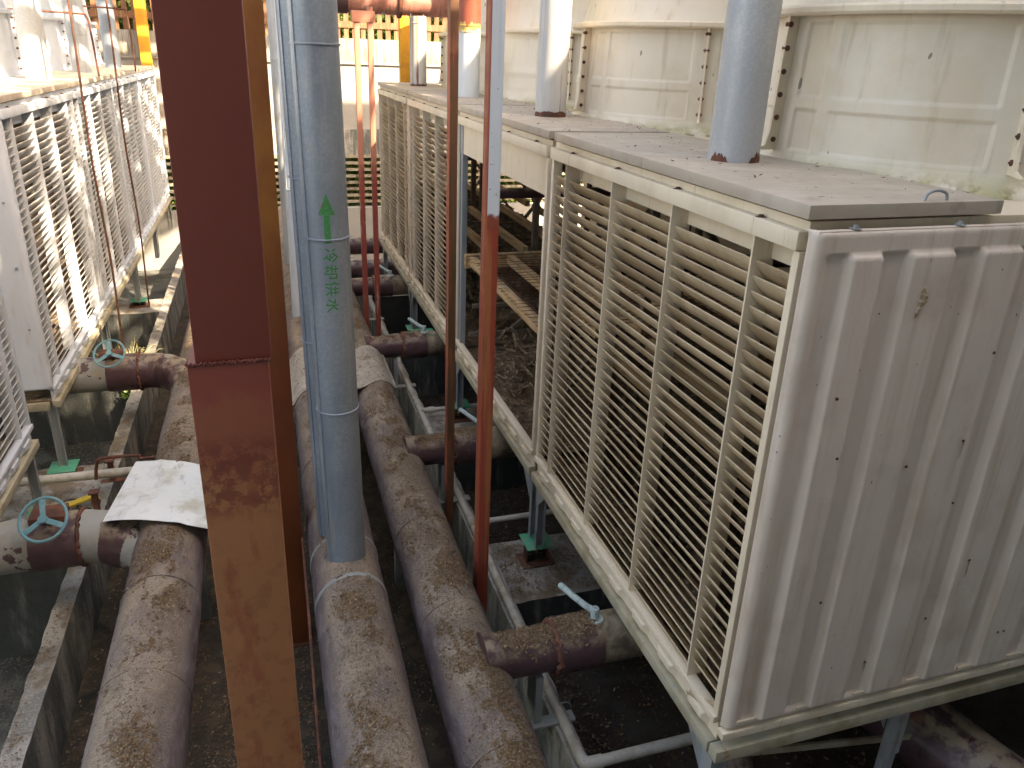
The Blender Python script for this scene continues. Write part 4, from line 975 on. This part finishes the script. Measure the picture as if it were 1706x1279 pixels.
def leaves(name, boxes, n, size, label, cat, kind=None, m=leaf_m, parent=None, blob=True):
    tot = []
    for (cx, cy, cz, sx, sy, sz), k in zip(boxes, n):
        p = rng.normal(size=(k, 3)); p /= np.linalg.norm(p, axis=1)[:, None]; p *= rng.random((k, 1))**.38
        if not blob: p = rng.uniform(-1, 1, (k, 3))
        tot.append(p*np.array([sx, sy, sz])+np.array([cx, cy, cz]))
    P = np.concatenate(tot); k = len(P)
    a = rng.normal(size=(k, 3)); a /= np.linalg.norm(a, axis=1)[:, None]; b = np.cross(a, rng.normal(size=(k, 3))); b /= np.linalg.norm(b, axis=1)[:, None]
    s_ = (size*(.6+.8*rng.random((k, 1))))
    V = np.stack([P-a*s_, P+b*s_*.5, P+a*s_, P-b*s_*.5], 1).reshape(-1, 3)
    o0 = P.mean(0) if parent is None else np.array(org(parent))
    me = bpy.data.meshes.new(name); me.vertices.add(4*k); me.vertices.foreach_set('co', (V-o0).ravel())
    me.loops.add(4*k); me.loops.foreach_set('vertex_index', np.arange(4*k)); me.polygons.add(k)
    me.polygons.foreach_set('loop_start', np.arange(0, 4*k, 4)); me.polygons.foreach_set('loop_total', np.full(k, 4))
    me.update(calc_edges=True); me.validate(); me.materials.append(m)
    o = bpy.data.objects.new(name, me); COL.objects.link(o)
    if parent is None: o.location = o0
    else: o.parent = parent
    return tag(o, label, cat, None, kind)
leaves('hedge', [(x, 24.9, z, 1.4, .9, 1.3) for x in np.arange(-11, 13, 1.5) for z in (-3.7, 1.0, 2.5)], [1500]*48, .09, 'leafy green bushes behind the far fences', 'bushes', 'stuff')
tag(MB().add([(-22, 26.4, -6), (22, 26.4, -6), (22, 29, 9), (-22, 29, 9)], [(0, 1, 2, 3)]).build('hillside', mat('dark_green_hillside', (.05, .085, .02), [dict(c=(.12, .17, .03), scale=6, lo=.45, hi=.6)], rough=.9, bump=[(9, 1, .2)])), kind='structure')  # dark green slope with lighter green patches
# weeds by the left mount
def stems(name, cx, cy, cz, n, h, rad, label, cat):
    mb = MB()
    for k in range(n):
        a = random.random()*6.28; q = random.random()*rad; x = cx+q*math.cos(a); y = cy+q*math.sin(a); d = Vector((math.cos(a)*.4+random.gauss(0, .25), math.sin(a)*.4+random.gauss(0, .25), 1)); L = h*(.5+random.random()*.6)
        p = [(x, y, cz), (x+d.x*L*.35, y+d.y*L*.35, cz+L*.55), (x+d.x*L*.9, y+d.y*L*.9, cz+L*.9), (x+d.x*L*1.2, y+d.y*L*1.2, cz+L*.8)]
        mb.tube(p, [.004, .004, .003, .001], 4)
    return tag(mb.build(name, dry_m), label, cat, None, 'stuff')
stems('dry_grass', -2.3, 12.2, -4.93, 90, .55, .22, 'tuft of dry yellow grass on the left pier', 'grass')
leaves('weeds', [(-2.28, 12.0, -4.95, .12, .25, .3)], [500], .03, 'small green weeds at the foot of the sunlit wall', 'weeds', 'stuff')

# ------------------------------------------------------------------ leaf litter
def litter(name, P, N, size, label, m=litter_m):
    k = len(P); a = rng.normal(size=(k, 3)); a -= (a*N).sum(1)[:, None]*N*.85; a /= np.linalg.norm(a, axis=1)[:, None]
    b = np.cross(N, a)+rng.normal(size=(k, 3))*.25; b /= np.linalg.norm(b, axis=1)[:, None]
    s_ = size*(.4+rng.random((k, 1))**2*1.3)
    P = P+N*(.002+.004*rng.random((k, 1)))
    V = np.stack([P-a*s_, P+b*s_*.45, P+a*s_+N*s_*.3, P-b*s_*.45], 1).reshape(-1, 3)
    me = bpy.data.meshes.new(name); me.vertices.add(4*k); me.vertices.foreach_set('co', V.ravel())
    me.loops.add(4*k); me.loops.foreach_set('vertex_index', np.arange(4*k)); me.polygons.add(k)
    me.polygons.foreach_set('loop_start', np.arange(0, 4*k, 4)); me.polygons.foreach_set('loop_total', np.full(k, 4))
    me.update(calc_edges=True); me.validate(); me.materials.append(m)
    o = bpy.data.objects.new(name, me); COL.objects.link(o)
    return tag(o, label, 'leaf litter', None, 'stuff')
def nz(x, y, s, o): return noise.fractal(Vector((x*s, y*s, o)), 1, 2, 4)
fine_m = mat('fine_dust_flakes', (.1, .1, .1), rough=.95, island=[(.13, .095, .065), (.19, .145, .10), (.24, .185, .135), (.16, .12, .08), (.29, .23, .17), (.38, .31, .24)])
def fine_litter(h, seed, n, label):
    P = []; N = []; hx, hz, hr = h; g = random.Random(seed)
    while len(P) < n:
        y = .9+11*g.random()**1.5; t = g.gauss(0, .40)
        if abs(t) > 1.15: continue
        if nz(t*.4, y*.7, 1.7, seed+50) < -.22 and g.random() > .2: continue
        nn = (math.sin(t), 0, math.cos(t)); P.append((hx+(hr+.003)*nn[0], y, hz+(hr+.003)*nn[2])); N.append(nn)
    return litter('leaf_litter', np.array(P), np.array(N), .0062, label, fine_m)
def header_litter(h, seed, n, label, c0=0.0):
    P = []; N = []
    hx, hz, hr = h; g = random.Random(seed)
    while len(P) < n:
        y = .9+(14*g.random()**1.6); t = g.gauss(c0, .42)
        if abs(t) > 1.05: continue
        v = nz(t*.4, y*.9, 2.2, seed)+.3*nz(t, y, 7, seed+3)
        if v < .10+.10*abs(t) and g.random() > .06: continue
        nn = (math.sin(t), 0, math.cos(t)); rd = hr+.004+.007*max(0, min(1, v*2))*g.random()
        P.append((hx+rd*nn[0], y, hz+rd*nn[2])); N.append(nn)
    return litter('leaf_litter', np.array(P), np.array(N), .0115, label)
header_litter(H1, 3, 26000, 'brown leaf flakes and dust on the right header pipe')
header_litter(H2, 14, 22000, 'brown leaf flakes and dust on the middle header pipe')
header_litter(H3, 23, 22000, 'brown leaf flakes and dust on the left header pipe')
fine_litter(H1, 61, 42000, 'fine tan dust flakes scattered along the right header pipe')
fine_litter(H2, 62, 36000, 'fine tan dust flakes scattered along the middle header pipe')
fine_litter(H3, 63, 36000, 'fine tan dust flakes scattered along the left header pipe')
def flat_litter(x0, x1, y0, y1, z, n, seed, label, size=.014, thr=-.1, py=1.0, m=litter_m):
    P = []; g = random.Random(seed)
    while len(P) < n:
        x = x0+(x1-x0)*g.random(); y = y0+(y1-y0)*g.random()**py
        if nz(x, y, 2.2, seed) < thr and g.random() > .15: continue
        zz = z(x, y) if callable(z) else z
        P.append((x, y, zz+.006*g.random()))
    N = np.tile([0, 0, 1.], (n, 1)); return litter('leaf_litter', np.array(P), N, size, label, m)
flat_litter(-1.95, 1.85, 1.2, 12, ZF, 46000, 5, 'dark leaf litter covering the floor of the trench', py=1.4, m=litter_dark)
flat_litter(2.05, 5.5, 2.5, 12.5, ZP+.07, 22000, 6, 'brown litter on the pit floor under the right towers', .018, m=litter_dark)
flat_litter(-4.5, -2.2, 3, 12.5, ZP+.07, 9000, 8, 'grey brown litter on the pit floor at the left', .016, m=litter_dark)
flat_litter(2.03, 4.6, 5.76, 6.7, -5.015, 5000, 9, 'flakes on the nearest pier under the green plate', .012)
flat_litter(-5.2, -2.17, 7.3, 9.3, -4.885, 2600, 10, 'flakes on the left slab among the cables', .014)
flat_litter(-2.14, -2.0, 2.5, 14, -4.867, 2600, 12, 'grit on the top of the left concrete wall', .010)
flat_litter(2.46, 4.6, RY[1]+.08, RY[1]+2.7, lambda x, y: -3.83+.035*math.sin(y*2*math.pi/.62)+.02*noise.noise(Vector((x*5, y*5, 0))), 15000, 13, 'brown litter lying in the basin of the open tower', .016, -.3)
def br_lit(y, seed, n):
    P = []; N = []; g = random.Random(seed)
    for k in range(n):
        x = 1.42+.8*g.random(); t = g.gauss(0, .45); rd = .214 if x > 1.87 else .176
        N.append((0, math.sin(t), math.cos(t))); P.append((x, y+rd*math.sin(t), -4.27+rd*math.cos(t)))
    return litter('leaf_litter', np.array(P), np.array(N), .011, 'flakes on top of the %s right branch pipe' % {4.31: 'nearest', 7.62: 'second', 11.0: 'third'}[y])
flat_litter(2.45, 3.5, 2.95, 13, ZT+.134, 420, 15, 'few dry flakes scattered on the grey roof sheets', .014, -1)
flat_litter(1.4, 1.86, 1.2, 11, ZF+.004, 5000, 16, 'debris strip along the foot of the right concrete wall', .02, -.3, m=litter_m)
flat_litter(-.72, .1, 1.5, 9, ZF+.006, 7000, 17, 'paler debris on the trench floor between the left and middle headers', .015, .0, m=litter_m)
for y, s_, n_ in ((4.31, 31, 3000), (7.62, 32, 2600), (11.0, 33, 900)): br_lit(y, s_, n_)

# ------------------------------------------------------------------ unseen things placed to shade the place (behind and above the picture)
def building(x0, x1, y0, y1, z1, label, winface):  # block added out of view to keep the sun off the yard
    b = empty('shade_building', ((x0+x1)/2, (y0+y1)/2, ZP), label, 'building')
    MB().box(x0, x1, y0, y1, ZP, z1).build('walls', plaster, b)
    MB().box(x0-.08, x1+.08, y0-.08, y1+.08, z1+.002, z1+.25).build('parapet', conc, b)
    n = 5
    for k in range(n):
        for z in (-3, 1.2, 4.0):
            if winface == 'y':
                x = x0+(x1-x0)*(k+.5)/n; w = MB().box(x-.6, x+.6, y1-.02, y1+.05, z, z+1.3).build('window', steel, b); MB().box(x-.54, x+.54, y1+.051, y1+.056, z+.06, z+1.24).build('pane', glassm, w)
            else:
                y = y0+(y1-y0)*(k+.5)/n; w = MB().box(x0-.05, x0+.02, y-.6, y+.6, z, z+1.3).build('window', steel, b); MB().box(x0-.056, x0-.051, y-.54, y+.54, z+.06, z+1.24).build('pane', glassm, w)
building(-7, 14, -7, -1.6, 8.4, 'unseen plastered block added behind the camera to shade the near yard', 'y')
building(8.3, 14, -1.5, 15.5, 6.2, 'unseen plastered block added beyond the right row of towers to shade them', 'x')
can_ = empty('slatted_canopy', (-3, 15, 4.5), 'slatted steel canopy high above the far part of the yard', 'canopy')
cs = MB().box(-6.5, 6.5, -.19, .19, -.015, .015).build('canopy_slat', steel); csm = cs.data; bpy.data.objects.remove(cs)
for k in range(22): inst(csm, 'canopy_slat', (-2.5, 9.0+k*.62, 4.6), can_)
for x in (-8.8, 3.9): MB().box(x-.06, x+.06, 8.8, 22.4, 4.42, 4.58).build('canopy_beam', steel, can_)
tr = empty('tree', (7.6, 6.6, ZP), 'leafy tree rising between the right towers and the building', 'tree')
MB().tube(bez([(7.6, 6.6, ZP), (7.5, 6.7, -1), (7.2, 6.6, 3), (6.4, 6.4, 5.6)], 6), [.16-.004*k for k in range(19)], 12).build('trunk', barkm, tr, smooth=True)
for a in ((3.6, 2.6, 6.0), (4.2, 5.0, 6.0), (4.6, 8.6, 6.4), (4.4, 11.6, 6.6), (6.6, 9.6, 7.2)): MB().tube(bez([(7.1, 6.6, 3.4), (6.6, 6.4, 4.8), a], 5), [.08-.006*k for k in range(11)], 8).build('limb', barkm, tr, smooth=True)
lc = [(rng.uniform(2.8, 6.6), rng.uniform(1.2, 12.0), rng.uniform(5.4, 7.6), .7, .7, .4) for _ in range(52)]
leaves('crown', lc, [210]*len(lc), .11, None, None, parent=tr)
